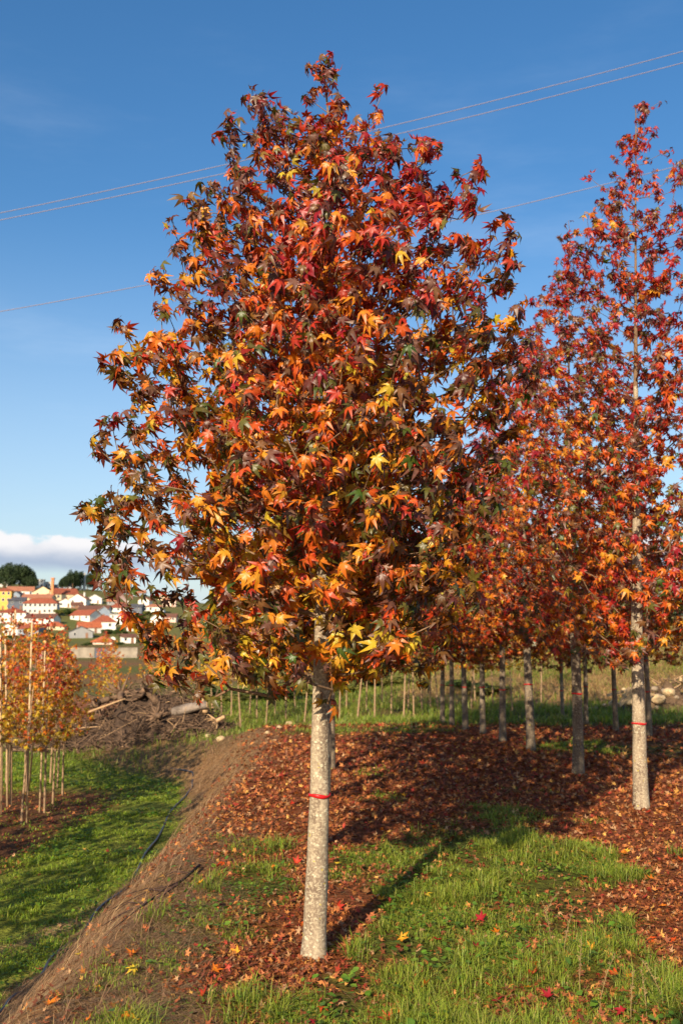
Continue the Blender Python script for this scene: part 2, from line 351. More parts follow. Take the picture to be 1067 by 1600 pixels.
def leaf_lite(droop, curl=0.0):
    A = np.radians([-112, -54, 0, 54, 112]); Ls = [0.62, 0.95, 1.0, 0.95, 0.62]
    V = [(0, 0, 0)]; T = [0.]; Fs = []
    sa = np.radians([-160, -84, -27, 27, 84, 160]); sr = [0.18, 0.38, 0.42, 0.42, 0.38, 0.18]
    for a_, r_ in zip(sa, sr): V.append((r_ * math.sin(a_), r_ * math.cos(a_), 0.04)); T.append(.4)
    for k in range(5):
        i = len(V); V.append((Ls[k] * math.sin(A[k]), Ls[k] * math.cos(A[k]), 0)); T.append(1.)
        Fs += [(0, k + 1, i), (0, i, k + 2)]
    V = np.array(V, float); r = np.hypot(V[:, 0], V[:, 1]); V[:, 2] -= droop * r ** 2; V[:, 2] += curl * V[:, 0] * r
    return V, np.array(Fs), np.array(T)
LF = [leaf_full(.45, .14, .15), leaf_full(.70, .18, -.2), leaf_full(.95, .16, .1), leaf_full(.25, .20, -.25), leaf_full(.80, .12, .3), leaf_full(1.25, .20, 0.), leaf_full(1.05, .1, -.3)]
LL = [leaf_lite(.25), leaf_lite(.6), leaf_lite(.9, .2)]
LG = [leaf_lite(-.3, .5), leaf_lite(.6, -.7), leaf_lite(.9, .2), leaf_lite(.2, .9), leaf_lite(-.5, -.6), leaf_lite(.15, .1)]
LG_F = [leaf_full(-.25, .15, .5, .7), leaf_full(.35, .12, -.4, .7), leaf_full(-.5, .1, .2, .7)]
def frames(tip, nrm):
    y = tip / (np.linalg.norm(tip, axis=1)[:, None] + 1e-9)
    z = nrm - y * (nrm * y).sum(1)[:, None]; z /= np.linalg.norm(z, axis=1)[:, None] + 1e-9
    x = np.cross(y, z); return np.stack([x, y, z], 1)           # rows are the axes
def scatter_mesh(name, temps, which, pos, Fr, size, cin, cout, mate):
    Vs, Fs, Cs, off = [], [], [], 0
    for k, (V, Fa, T) in enumerate(temps):
        s = np.where(which == k)[0]
        if not len(s): continue
        W_ = np.einsum('vi,nij->nvj', V, Fr[s]) * size[s][:, None, None] + pos[s][:, None, :]
        c = cin[s][:, None, :] * (1 - T)[None, :, None] + cout[s][:, None, :] * T[None, :, None]
        n = len(V); Vs.append(W_.reshape(-1, 3)); Cs.append(c.reshape(-1, 3))
        Fs.append((Fa[None] + (np.arange(len(s)) * n)[:, None, None] + off).reshape(-1, 3)); off += n * len(s)
    return mesh_np(name, np.vstack(Vs), np.vstack(Fs), mate, np.clip(np.vstack(Cs), 0, 1))
LEAFMESH = {}
def leaf_mesh(shape, pal, temps=None, tagname='leaf', mate='leaf'):
    k = (tagname, shape, pal)
    if k not in LEAFMESH:
        V, Fa, T = (temps or LF)[shape]
        c = PAL_IN[pal][None] * (1 - T)[:, None] + PAL[pal][None] * T[:, None]
        LEAFMESH[k] = mesh_np(tagname, V, Fa, M[mate], c)
    return LEAFMESH[k]

# ------------------------------------------------------------------ trees
def grow(R, path, clear, Hh, rad_fn, n_t, trunk_r, extra=(), tip_r=0.0028, shell=0.45, asc=0.5, bulge=0.22, sd=1):
    """path(z)->xy of the leader; rad_fn(az, z) crown radius. Returns nodes, parents, radii, tip indices"""
    zt = np.arange(clear * 0.93, Hh, 0.11)
    nodes = [np.array([*path(z), z]) for z in zt]; par = [-1] + list(range(len(zt) - 1)); plen = [0.0] * len(zt)
    T = []
    zc = np.linspace(clear * 0.98, Hh * 0.985, 200); wz = np.array([np.mean([rad_fn(a_, z) for a_ in np.linspace(0, 6.28, 9)[:-1]]) for z in zc]) ** 1.6
    wz /= wz.sum()
    while len(T) < n_t:
        z = R.choice(zc, p=wz) + R.normal(0, .02); a_ = R.uniform(0, 2 * math.pi)
        z += .55 * float(fbm(np.array([a_ * 1.4]), np.array([sd * 3.1]), sd + 5)[0]) * float(ss(clear + 1.2, clear, z)) * (bulge > .15)
        lump = 1 + bulge * 2 * float(fbm(np.array([a_ * 1.6 + sd]), np.array([z * 2.2]), sd)[0])
        r = rad_fn(a_, z) * lump * R.uniform(0.03, 1) ** shell
        c = path(z); T.append(np.array([c[0] + r * math.cos(a_), c[1] + r * math.sin(a_), z]))
    T += [np.array(e_) for e_ in extra]
    for _ in range(14 if Hh > 3 and len(extra) < 60 else 0): z = R.uniform(Hh * .86, Hh * 1.01); c = path(z); T.append(np.array([c[0] + R.normal(0, .07), c[1] + R.normal(0, .07), z]))
    T.sort(key=lambda p: math.hypot(p[0] - path(p[2])[0], p[1] - path(p[2])[1]))
    tips = []
    for p in T:
        N = np.array(nodes); d = p - N; L = np.linalg.norm(d, axis=1) + 1e-6; hd = np.hypot(d[:, 0], d[:, 1])
        bad = np.maximum(0, asc * hd - d[:, 2]) / L
        cost = L * (1 + 1.6 * bad) + 0.22 * np.array(plen)
        i = int(np.argmin(cost)); n0 = nodes[i]; ln = L[i]
        midp = n0 + d[i] * 0.5 + np.array([d[i][0] * .10, d[i][1] * .10, -0.10 * hd[i]]) + R.normal(0, .018, 3) * min(1, ln * 3)
        nodes.append(midp); par.append(i); plen.append(plen[i] + ln * .5)
        nodes.append(p); par.append(len(nodes) - 2); plen.append(plen[i] + ln); tips.append(len(nodes) - 1)
    n = len(nodes); acc = np.zeros(n); kids = np.zeros(n, int)
    for i in range(n): 
        if par[i] >= 0: kids[par[i]] += 1
    acc[kids == 0] = tip_r ** 2.2
    for i in range(n - 1, len(zt) - 1, -1): acc[par[i]] += acc[i]
    rad = np.maximum(acc, tip_r ** 2.2) ** (1 / 2.2)
    k = len(zt); rad[:k] = .005 + (trunk_r - .005) * np.clip(1 - (zt - clear) / (Hh - clear), 0, 1) ** 1.7
    return np.array(nodes), np.array(par), rad, np.array(tips), k
def limb_roots(par, k):
    root = np.full(len(par), -1)
    for i in range(k, len(par)): root[i] = i if par[i] < k else root[par[i]]
    return root
def limb_mesh(name, nodes, par, rad, k, mate, only=None):
    ns = 5
    ch = np.arange(k, len(nodes)) if only is None else only; p = par[ch]
    A, B = nodes[p], nodes[ch]; ra = np.minimum(rad[ch] * 1.12, rad[p]); rb = rad[ch]
    D = B - A; D = D / (np.linalg.norm(D, axis=1)[:, None] + 1e-9); A = A - D * ra[:, None] * .4
    ref = np.where(np.abs(D[:, [2]]) < .9, np.array([[0, 0, 1.]]), np.array([[1., 0, 0]]))
    u = np.cross(D, ref); u /= np.linalg.norm(u, axis=1)[:, None]; w = np.cross(D, u)
    q = np.arange(ns) * 2 * math.pi / ns
    ring = u[:, None, :] * np.cos(q)[None, :, None] + w[:, None, :] * np.sin(q)[None, :, None]
    V = np.concatenate([A[:, None] + ring * ra[:, None, None], B[:, None] + ring * rb[:, None, None]], 1)
    f = np.array([(j, (j + 1) % ns, ns + (j + 1) % ns, ns + j) for j in range(ns)])
    F_ = (f[None] + (np.arange(len(ch)) * 2 * ns)[:, None, None]).reshape(-1, 4)
    return mesh_np(name, V.reshape(-1, 3), F_, mate, None, True)
def trunk_mesh(name, path, clear, Hh, r0, r1, mate, ns=20, flute=0.06, sd=3, flare=0.28, dz=0.05):
    zs = np.concatenate([np.arange(-0.12, clear, dz), np.arange(clear, Hh, 0.12)])
    V = []
    for z in zs:
        c = path(max(z, 0))
        r = np.interp(z, [0, 0.35, 1.0, clear], [r0 * (1 + flare * .35), r0 * 1.02, (r0 + r1) / 2, r1]) if z < clear else .006 + (r1 - .006) * (1 - (z - clear) / (Hh - clear)) ** 1.7
        r *= 1 + flare * .5 * math.exp(-max(z, 0) / .06)
        for k in range(ns):
            q = 2 * math.pi * k / ns
            fl = flute * ss(.55, 1.0, z / clear) * math.cos(5 * q + 1.5 * math.sin(z * 2.1)) if z < clear * 1.3 else 0
            nn = 0.07 * float(vnoise(np.array([q * 1.6 + sd]), np.array([z * 5.0]), sd)[0]) + .05 * float(vnoise(np.array([math.cos(q) * 3 + 9]), np.array([z * 16.0 + math.sin(q) * 3]), sd)[0])
            V.append((c[0] + r * (1 + fl + nn) * math.cos(q), c[1] + r * (1 + fl + nn) * math.sin(q), z))
    m_ = len(zs); i = np.arange(m_ - 1)[:, None] * ns; k = np.arange(ns)[None]; k2 = (k + 1) % ns
    Q = np.stack([i + k, i + k2, i + ns + k2, i + ns + k], -1).reshape(-1, 4)
    fm = np.repeat((zs[:-1] > clear + .45 * (Hh - clear)).astype(int), ns)
    return mesh_np(name, np.array(V), Q, [mate, M['twig']], None, True, fm)
def place_leaves(R, nodes, par, tips, path, per, size, outness, sd):
    """positions, frames, sizes, colour parameters for the leaves of one tree"""
    P, TP, NM, S, BR = [], [], [], [], []
    for ti in tips:
        p1, p0 = nodes[ti], nodes[par[ti]]
        seg = p1 - p0; L = np.linalg.norm(seg)
        n = R.integers(per[0], per[1] + 1)
        for j in range(n):
            f = R.uniform(0.15, 1.03) if j else 1.0
            q = p0 + seg * f
            c = path(q[2]); out = np.array([q[0] - c[0], q[1] - c[1], 0.0]); out /= np.linalg.norm(out) + 1e-6
            rd = R.normal(0, 1, 3); rd[2] *= .6; rd /= np.linalg.norm(rd)
            dirp = out * 0.45 + rd * 0.9 + np.array([0, 0, .15]); dirp /= np.linalg.norm(dirp)
            s = size * R.uniform(.62, 1.2) * (1.0 - .12 * (f > .95))
            pet = s * R.uniform(.5, .95)
            pos = q + dirp * pet
            tip = dirp * .5 + np.array([0, 0, -R.uniform(.2, 1.3)]) + R.normal(0, .3, 3)
            nm = out * R.uniform(.1, .9) + np.array([0, 0, R.uniform(.3, 1.3)]) + R.normal(0, .5, 3)
            P.append(pos); TP.append(tip); NM.append(nm); S.append(s); BR.append(ti)
    P = np.array(P); return P, frames(np.array(TP), np.array(NM)), np.array(S), np.array(BR)
def pick_colours(R, P, path, rad_fn, clear, Hh, BR, style):
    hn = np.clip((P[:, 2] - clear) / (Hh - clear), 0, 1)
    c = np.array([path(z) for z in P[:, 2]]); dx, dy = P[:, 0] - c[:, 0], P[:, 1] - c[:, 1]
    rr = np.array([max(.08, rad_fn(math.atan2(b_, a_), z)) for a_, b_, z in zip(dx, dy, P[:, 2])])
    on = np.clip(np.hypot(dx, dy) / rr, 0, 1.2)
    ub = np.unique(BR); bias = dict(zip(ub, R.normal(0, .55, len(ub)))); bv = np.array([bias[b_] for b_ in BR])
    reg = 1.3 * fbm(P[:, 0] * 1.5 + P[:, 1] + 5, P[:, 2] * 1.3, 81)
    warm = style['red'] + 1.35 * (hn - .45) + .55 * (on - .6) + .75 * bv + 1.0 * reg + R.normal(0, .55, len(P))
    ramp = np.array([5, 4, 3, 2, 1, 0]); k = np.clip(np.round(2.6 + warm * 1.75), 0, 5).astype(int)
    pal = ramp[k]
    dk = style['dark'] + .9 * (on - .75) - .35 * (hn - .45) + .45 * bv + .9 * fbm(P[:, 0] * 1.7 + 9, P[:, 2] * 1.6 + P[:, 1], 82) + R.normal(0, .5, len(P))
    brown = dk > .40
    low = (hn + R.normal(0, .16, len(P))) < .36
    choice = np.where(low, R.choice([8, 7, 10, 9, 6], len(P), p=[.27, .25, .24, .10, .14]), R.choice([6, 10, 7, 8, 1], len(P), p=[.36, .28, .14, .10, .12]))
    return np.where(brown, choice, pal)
def build_tree(name, R, path, clear, Hh, rad_fn, n_t, trunk_r0, trunk_r1, per, leaf, style, label, cat, loc, group=None, extra=(), n_obj=0,
               lite=False, tape=None, flare=.28, bark_m='bark', balls=0, sd=1, shell=.45, asc=.5, bulge=.22, rz=0, extra_small=None, view=None, coarse=False):
    t = thing(name, label, cat, loc, rz, group); parts = []
    nodes, par, rad, tips, k = grow(R, path, clear, Hh, rad_fn, n_t, trunk_r1, extra, shell=shell, asc=asc, bulge=bulge, sd=sd)
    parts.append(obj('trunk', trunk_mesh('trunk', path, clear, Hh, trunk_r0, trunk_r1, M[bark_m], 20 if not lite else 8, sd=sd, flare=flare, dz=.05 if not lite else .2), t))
    if lite:
        br = obj('branches', limb_mesh('branches', nodes, par, rad, k, M['twig'] if bark_m.startswith('bark') else M[bark_m]), t); br['kind'] = 'stuff'; parts.append(br)
    else:
        root = limb_roots(par, k)
        for r_ in np.unique(root[root >= 0]): parts.append(obj('branch', limb_mesh('branch', nodes, par, rad, k, M['twig'], np.where(root == r_)[0]), t))
    P, Fr, S, BR = place_leaves(R, nodes, par, tips, path, per, leaf, 1, sd)
    pal = pick_colours(R, P, path, rad_fn, clear, Hh, BR, style)
    S = S * np.clip(np.interp(P[:, 2], [clear, Hh * .8, Hh], [1.08, 1.0, .8]), .5, 1.2)
    temps = LL if lite else LF
    which = R.integers(0, len(temps), len(P)); joined = LL if (lite or coarse) else LF
    sel = np.zeros(len(P), bool)
    if n_obj:
        d = view - P; dn = d / np.linalg.norm(d, axis=1)[:, None]
        face = np.abs((Fr[:, 2] * dn).sum(1)); depth = np.linalg.norm(d, axis=1)
        c = np.array([path(z) for z in P[:, 2]]); frontness = (P[:, 0] - c[:, 0]) * dn[:, 0] + (P[:, 1] - c[:, 1]) * dn[:, 1]
        score = S / depth * (.5 + .5 * face) * (1 + .5 * frontness)
        sel[np.argsort(-score)[:n_obj]] = True
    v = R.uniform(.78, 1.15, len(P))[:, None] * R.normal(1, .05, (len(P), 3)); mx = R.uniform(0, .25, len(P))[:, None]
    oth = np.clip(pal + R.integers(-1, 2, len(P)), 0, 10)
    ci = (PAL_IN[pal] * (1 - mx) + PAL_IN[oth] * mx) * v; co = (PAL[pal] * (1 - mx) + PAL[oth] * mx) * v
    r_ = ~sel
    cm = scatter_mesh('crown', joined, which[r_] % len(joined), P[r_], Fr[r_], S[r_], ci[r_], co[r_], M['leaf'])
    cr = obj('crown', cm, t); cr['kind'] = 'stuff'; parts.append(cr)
    for i in np.where(sel)[0]:
        o = obj('leaf', leaf_mesh(int(which[i]), int(pal[i])), t)
        m4 = Matrix.Identity(4)
        for a_ in range(3):
            for b_ in range(3): m4[b_][a_] = Fr[i][a_][b_] * S[i]
        m4.translation = Vector(P[i]); o.matrix_local = m4; parts.append(o)
    if balls:
        mb = MB(); ii = R.choice(tips, balls)
        for i in ii:
            p = nodes[i] + np.array([R.normal(0, .03), R.normal(0, .03), -R.uniform(.04, .09)]); r = .013
            V = [(r*x + p[0], r*y + p[1], r*z + p[2]) for x, y, z in ICO_V]; mb.add(V, ICO_F)
            mb.tube([nodes[i], p], .0016, 3, False)
        b_ = obj('seed_balls', mb.mesh('seed_balls', M['ball']), t); b_['kind'] = 'stuff'; parts.append(b_)
    if tape:
        c = path(tape); r = np.interp(tape, [0, 1.0, clear], [trunk_r0, (trunk_r0 + trunk_r1) / 2, trunk_r1]) * 1.07
        V = []; n = 24
        for z in (-.010, .010):
            for rr in (r, r + .004):
                for q in range(n):
                    a_ = 2 * math.pi * q / n; V.append((c[0] + rr * math.cos(a_), c[1] + rr * math.sin(a_), tape + z * (1 + .25 * math.sin(3 * a_)) + .005 * math.sin(2 * a_)))
        Q = []
        for q in range(n):
            q2 = (q + 1) % n; a0, a1, b0, b1 = 0, n, 2 * n, 3 * n
            Q += [(a1 + q, a1 + q2, b1 + q2, b1 + q), (b0 + q, b0 + q2, a0 + q2, a0 + q), (a0 + q, a0 + q2, a1 + q2, a1 + q), (b1 + q, b1 + q2, b0 + q2, b0 + q)]
        parts.append(obj('tape_band', mesh_np('tape_band', np.array(V), np.array(Q), M['tape']), t))
    ALLCH[t.name] = parts
    return t, nodes
phi_ = (1 + 5 ** .5) / 2
ICO_V = np.array([(-1, phi_, 0), (1, phi_, 0), (-1, -phi_, 0), (1, -phi_, 0), (0, -1, phi_), (0, 1, phi_), (0, -1, -phi_), (0, 1, -phi_), (phi_, 0, -1), (phi_, 0, 1), (-phi_, 0, -1), (-phi_, 0, 1)]) / math.hypot(1, phi_)
ICO_F = [(0,11,5),(0,5,1),(0,1,7),(0,7,10),(0,10,11),(1,5,9),(5,11,4),(11,10,2),(10,7,6),(7,1,8),(3,9,4),(3,4,2),(3,2,6),(3,6,8),(3,8,9),(4,9,5),(2,4,11),(6,2,10),(8,6,7),(9,8,1)]
M['ball'] = plain('seed_ball', rgba((150, 140, 50)), 0.7, .2, 40.0)

# the foreground tree: its outline read off the photograph at the trunk's own distance
B0 = on_ground(490, 1497); YT = B0[1]
def W0(px, py): p = on_plane(px, py, YT) - B0; return p
lead = [W0(490, 1497), W0(494, 1400), W0(499, 1250), W0(502, 1040), W0(506, 850), W0(516, 600), W0(517, 400), W0(515, 200), W0(505, 95)]
lz = [p[2] for p in lead]; lx = [p[0] for p in lead]
def path0(z): return (float(np.interp(z, lz, lx)), 0.03 * math.sin(z * 1.3) * (z > 1.0))
rows = [(75, 500, 522), (120, 492, 520), (150, 478, 545), (185, 425, 570), (215, 370, 625), (260, 345, 662), (300, 315, 690), (340, 300, 735), (400, 285, 785), (500, 240, 805), (560, 205, 805), (620, 192, 805),
        (690, 182, 795), (760, 178, 775), (850, 168, 755), (900, 170, 740), (950, 190, 715), (1000, 220, 695), (1035, 262, 660), (1062, 330, 600)]
rz_ = [W0(500, r[0])[2] for r in rows][::-1]
rl_ = [path0(W0(500, r[0])[2])[0] - W0(r[1], r[0])[0] for r in rows][::-1]; rr_ = [W0(r[2], r[0])[0] - path0(W0(500, r[0])[2])[0] for r in rows][::-1]
def rad0(a_, z):
    l_, r_ = np.interp(z, rz_, rl_), np.interp(z, rz_, rr_); cs = math.cos(a_)
    side = r_ if cs > 0 else l_; fb = .5 * (l_ + r_) * .86
    return max(.02, math.sqrt((side * cs) ** 2 + (fb * math.sin(a_)) ** 2))
H0 = W0(505, 95)[2]
peaks = [(490, 105), (512, 100), (520, 90), (530, 150), (482, 165), (365, 205), (372, 225), (410, 180), (420, 195), (598, 215), (605, 235), (655, 232), (650, 260), (728, 290), (735, 310), (795, 345), (800, 400), (690, 300),
         (188, 555), (200, 575), (165, 690), (185, 690), (220, 540), (262, 480), (285, 400), (165, 850), (160, 880), (180, 800), (200, 760), (235, 700), (225, 610), (300, 330), (330, 300),
         (810, 470), (805, 520), (815, 600), (780, 640), (770, 740), (745, 830), (720, 900), (225, 985), (240, 1010), (270, 1040), (300, 1050), (430, 1070), (660, 1040), (690, 990), (520, 1065), (175, 900), (205, 960), (600, 1030)]
extra0 = []
Rm = np.random.default_rng(11)
for (px, py) in peaks:
    p = W0(px, py); p[1] += Rm.normal(0, .18); extra0.append(p)
    q = W0(px + Rm.normal(0, 12), py + Rm.uniform(10, 40)); q[1] += Rm.normal(0, .2); extra0.append(q)
for _ in range(46):
    z = Rm.uniform(2.2, H0 * .93); a_ = Rm.uniform(0, 2 * math.pi); r_ = rad0(a_, z); c_ = path0(z)
    for f in (.88, 1.0, 1.0 + Rm.uniform(.0, .10)):
        q = r_ * f; extra0.append(np.array([c_[0] + q * math.cos(a_) + Rm.normal(0, .02), c_[1] + q * math.sin(a_) + Rm.normal(0, .02), z + (f - .88) * Rm.uniform(.6, 1.6)]))
main, nodes0 = build_tree('sweetgum_tree', Rm, path0, W0(503, 1045)[2], H0, rad0, 1700, .068, .053, (6, 9), .063, dict(red=-.24, dark=.33),
    'sweetgum tree with full orange and red crown and clear pale trunk beside the dry bank', 'tree', B0, extra=extra0, n_obj=300, tape=W0(499, 1242)[2], balls=90, sd=4, asc=.45, bulge=.15, shell=.55,
    view=np.array([0, 0, CAM_H]) - B0)

def cone_rad(wmax, clear, Hh, sd, p=.62):
    def f(a_, z):
        h = np.clip((z - clear) / (Hh - clear), 0, 1)
        prof = np.interp(h, [0, .04, .12, .32, .55, .78, .92, 1], [.70, .90, 1.0, 1.0, .86, .52, .24, .06])
        return wmax * prof * (1 + .12 * math.sin(2 * a_ + sd) + .07 * math.sin(3 * a_ + z * 2 + sd))
    return f
def straight(lx_, ly_, amp, sd): return lambda z: (lx_ * z + amp * math.sin(z * .9 + sd) - amp * math.sin(sd), ly_ * z)
# second and third tree of the right-hand row, each with leaves of its own
B2 = on_ground(1001, 1264)
p2 = lambda z: (float(np.interp(z, [0, 1.8, 5, 8.3], [0, .03, .12, .26])), .02 * math.sin(z))
H2 = (on_plane(1030, 158, B2[1]) - B2)[2]
ex2 = [on_plane(x, y, B2[1]) - B2 + np.array([0, Rm.normal(0, .2), 0]) for x, y in ((1028, 165), (1035, 190), (1012, 215), (1060, 215), (975, 250), (980, 270), (1000, 300), (915, 340), (920, 360), (905, 400), (890, 450), (885, 480), (950, 310), (880, 520), (870, 560))]
tree2, _ = build_tree('sweetgum_tree', np.random.default_rng(22), p2, 1.9, H2, cone_rad(1.5, 1.9, H2, 2), 1250, .082, .066, (6, 9), .066, dict(red=.45, dark=.22),
    'tall red sweetgum tree with red tape on its bright speckled trunk, first of its row', 'tree', B2, group='sweetgums in the leaf covered plot', extra=ex2, n_obj=300, tape=.95, balls=60, sd=7, asc=.55, shell=.5,
    view=np.array([0, 0, CAM_H]) - B2)
B3 = on_ground(903, 1211)
H3 = (on_plane(900, 370, B3[1]) - B3)[2]
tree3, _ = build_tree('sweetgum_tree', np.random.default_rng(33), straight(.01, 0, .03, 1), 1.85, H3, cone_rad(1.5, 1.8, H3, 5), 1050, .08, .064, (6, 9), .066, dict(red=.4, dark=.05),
    'shaded sweetgum tree with red tape, second of the right row, trunk mostly in shadow', 'tree', B3, group='sweetgums in the leaf covered plot', n_obj=300, tape=1.15, sd=12, asc=.55, bark_m='bark_shaded', coarse=True,
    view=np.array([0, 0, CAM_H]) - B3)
# the remaining trees of the plot: two kinds, copied
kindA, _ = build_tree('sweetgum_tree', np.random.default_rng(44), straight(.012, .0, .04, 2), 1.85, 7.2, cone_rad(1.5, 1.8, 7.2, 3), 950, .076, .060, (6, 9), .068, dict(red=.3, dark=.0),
    '', 'tree', (0, 0, 0), group='sweetgums in the leaf covered plot', lite=True, tape=1.1, sd=15, asc=.55, bark_m='bark_shaded')
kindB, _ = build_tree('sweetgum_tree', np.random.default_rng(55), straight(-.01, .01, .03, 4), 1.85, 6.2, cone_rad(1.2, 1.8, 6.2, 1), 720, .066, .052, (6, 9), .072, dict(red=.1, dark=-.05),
    '', 'tree', (0, 0, 0), group='sweetgums in the leaf covered plot', lite=True, tape=1.0, sd=18, asc=.55, bark_m='bark_shaded')
used = {}
def put(kind, loc, label, group, rz=0.0, sc=1.0):
    o = kind if kind.name not in used else copy_tree(kind); used[kind.name] = 1
    o.location = loc; o.rotation_euler = (0, 0, rz); o.scale = (sc, sc, sc); o['label'] = label; o['group'] = group; return o
LROW = 'red and orange sweetgum tree further along the right row, trunk standing in deep leaf litter'
for i, (px, py, sc) in enumerate([(829, 1173, 1.03), (785, 1159, .88), (754, 1146, .84), (727, 1141, .82), (706, 1132, .80), (691, 1129, .78)]):
    put(kindA, on_ground(px, py), '%s sweetgum of the right row, counted from the bright speckled trunk' % ('third', 'fourth', 'fifth', 'sixth', 'seventh', 'eighth')[i], 'sweetgums of the right row', rz=i * 1.9 + .4, sc=sc)
for i, (px, py, sc) in enumerate([(962, 1142, .86), (915, 1131, .84), (879, 1128, .82), (1014, 1150, .88)]):
    put(kindB, on_ground(px, py), ('slim shaded sweetgum standing before the leaning plank of the rubble heap', 'slim shaded sweetgum just behind the second tree of the right row', 'slim sweetgum at the grass edge between the rows', 'slim sweetgum hidden right behind the bright speckled trunk')[i], 'sweetgums nearest the rubble bank', rz=i * 2.3 + 1.1, sc=sc)
for i, (px, py, sc) in enumerate([(501, 1322, .92), (509, 1246, .92), (517, 1201, .95)]):
    put(kindB, on_ground(px, py), 'orange sweetgum standing in line behind the foreground tree, %s one back' % ('first', 'second', 'third')[i], 'sweetgums in line behind the foreground tree', rz=i * 2.1 + .7, sc=sc)
put(kindB, (-.3, -3.8, H1(-.3, -3.8)), 'orange sweetgum tree of the same row behind the photographer', 'sweetgums in line behind the foreground tree', rz=1.0, sc=1.0)

# young trees
yk = []
for j, (sd, red) in enumerate(((61, -.95), (62, -.6), (63, -1.2))):
    hh = (3.35, 3.6, 3.1)[j]
    y_, _ = build_tree('young_sweetgum', np.random.default_rng(sd), straight((.02, -.02, .01)[j], .01, .03, sd), 1.35, hh, cone_rad((.62, .66, .58)[j], 1.3, hh, sd), 105, .021, .017, (4, 8), .055, dict(red=red, dark=-.6),
        '', 'tree', (0, 0, 0), lite=True, sd=sd, asc=.6, bark_m='young_bark', flare=.1)
    yk.append(y_)
stake_me = MB().tube([(0, 0, -.2), (.02, 0, 1.6), (.05, .01, 3.35)], [.020, .019, .017], 6).mesh('wooden_stake', M['stake'], True)
def young(px, py, j, label, group, rz, sc=1.0, stake=True, loc=None, tilt=.02):
    p = on_ground(px, py) if loc is None else np.array([loc[0], loc[1], H1(*loc)])
    y_ = put(yk[j], p, label, group, rz, sc); y_.rotation_euler = (random.gauss(0, tilt), random.gauss(0, tilt), rz)
    if stake:
        a_ = rz + 1; q = p + np.array([.11 * math.cos(a_), .11 * math.sin(a_), 0])
        s = obj('wooden_stake', stake_me, None, q, (random.uniform(-.035, .035), random.uniform(-.03, .05), rz))
        s.scale = (1, 1, sc * random.uniform(.85, 1.12))
        tag(s, 'thin pale wooden stake driven in beside a staked young tree', 'stake', 'stakes of the young trees')
YL = 'young orange and yellow sweetgum with thin trunk on the lower grass'
for i, (px, py) in enumerate([(34, 1288), (70, 1270), (18, 1259), (83, 1256), (42, 1237), (98, 1243), (2, 1272), (90, 1231), (79, 1224), (-30, 1262), (10, 1225), (-45, 1300), (40, 1215), (-25, 1235)]):
    young(px, py, i % 3, YL, 'young trees on the lower ground', i * 1.7, (1.02, .98, 1.06, .95)[i % 4], i in (0, 1, 2, 4, 6, 9, 10))
for i, (x, y) in enumerate([(-5.0, 12.6), (-5.2, 9.2), (-5.0, 6.6), (-4.6, 3.8), (-5.4, 1.0), (-6.3, 10.8), (-6.6, 14.0), (-5.6, 7.9), (-5.0, 5.2), (-6.1, 12.6), (-4.9, 2.4)]):
    young(0, 0, (i + 1) % 3, YL, 'young trees on the lower ground', i * 2.3 + .5, 1.18, False, (x, y))
for i, (x, y) in enumerate([(-9.3, 33), (-8.4, 35.5), (-7.5, 33.5), (-6.7, 36), (-5.9, 34), (-5.2, 36.5), (-4.5, 35), (-8.9, 38), (-7.0, 39), (-10.4, 35)]):
    young(0, 0, i % 3, 'young yellow and orange sweetgum growing behind the brush heap', 'young trees behind the brush heap', i * 1.3, .95, False, (x, y))
for i, (px, y) in enumerate([(348, 31), (362, 34), (377, 30), (390, 36), (402, 33), (416, 31), (430, 35), (447, 33), (462, 37), (476, 31), (530, 29), (541, 33), (558, 28), (572, 31), (585, 27.5), (597, 33), (611, 30),
                             (630, 27), (637, 31), (646, 28.5), (660, 29.5), (672, 33), (684, 31), (735, 30), (742, 34), (770, 33), (800, 31), (845, 34)]):
    p = on_plane(px, 1100, y)
    young(0, 0, i % 3, 'thin trunked young sweetgum in the crowded row at the far end of the plot', 'thin trees at the far end of the plot', i * 1.1, 1.0 + .25 * ((i * 7) % 5) / 5, False, (p[0], y), tilt=.05)

# ------------------------------------------------------------------ ground cover: grass, straw, litter
def blades(name, X, Y, h, w, lean, c0, c1, mate, kind='stuff', R=rng, zlift=-.004, follow=False):
    n = len(X); Z = hgt_at(X, Y) + zlift
    a_ = R.uniform(0, 2 * math.pi, n); d = np.stack([np.cos(a_), np.sin(a_)], 1); pr = np.stack([-d[:, 1], d[:, 0]], 1)
    L = lean * h
    def at(f):
        x, y = X + d[:, 0] * L * f ** 2, Y + d[:, 1] * L * f ** 2
        return np.stack([x, y, (hgt_at(x, y) + zlift if follow and f else Z) + h * f * (1 - .25 * f * np.minimum(lean, 1.5))], 1)
    b, m_, t_ = at(0.0), at(.55), at(1.0)
    side = np.concatenate([pr, np.zeros((n, 1))], 1) * w[:, None]
    V = np.stack([b - side, b + side, m_ + side * .8, m_ - side * .8, t_], 1).reshape(-1, 3)
    f = np.array([(0, 1, 2), (0, 2, 3), (3, 2, 4)]); F_ = (f[None] + (np.arange(n) * 5)[:, None, None]).reshape(-1, 3)
    cc = np.stack([c0, c0, (c0 + c1) / 2, (c0 + c1) / 2, c1], 1).reshape(-1, 3)
    o = obj(name, mesh_np(name, V, F_, mate, np.clip(cc, 0, 1))); return o
def sample(x0, x1, y0, y1, n, fn, R=rng, power=2.0):
    """rejection sampling, denser near the camera"""
    X = R.uniform(x0, x1, n * 3); u = R.uniform(0, 1, n * 3)
    Y = 1 / (1 / y0 + (1 / y1 - 1 / y0) * u) if power == 2 else R.uniform(y0, y1, n * 3)
    keep = (R.uniform(0, 1, n * 3) < fn(X, Y)) & (np.abs(X) < .42 * Y + 1.2); X, Y = X[keep], Y[keep]
    return X[:n], Y[:n]
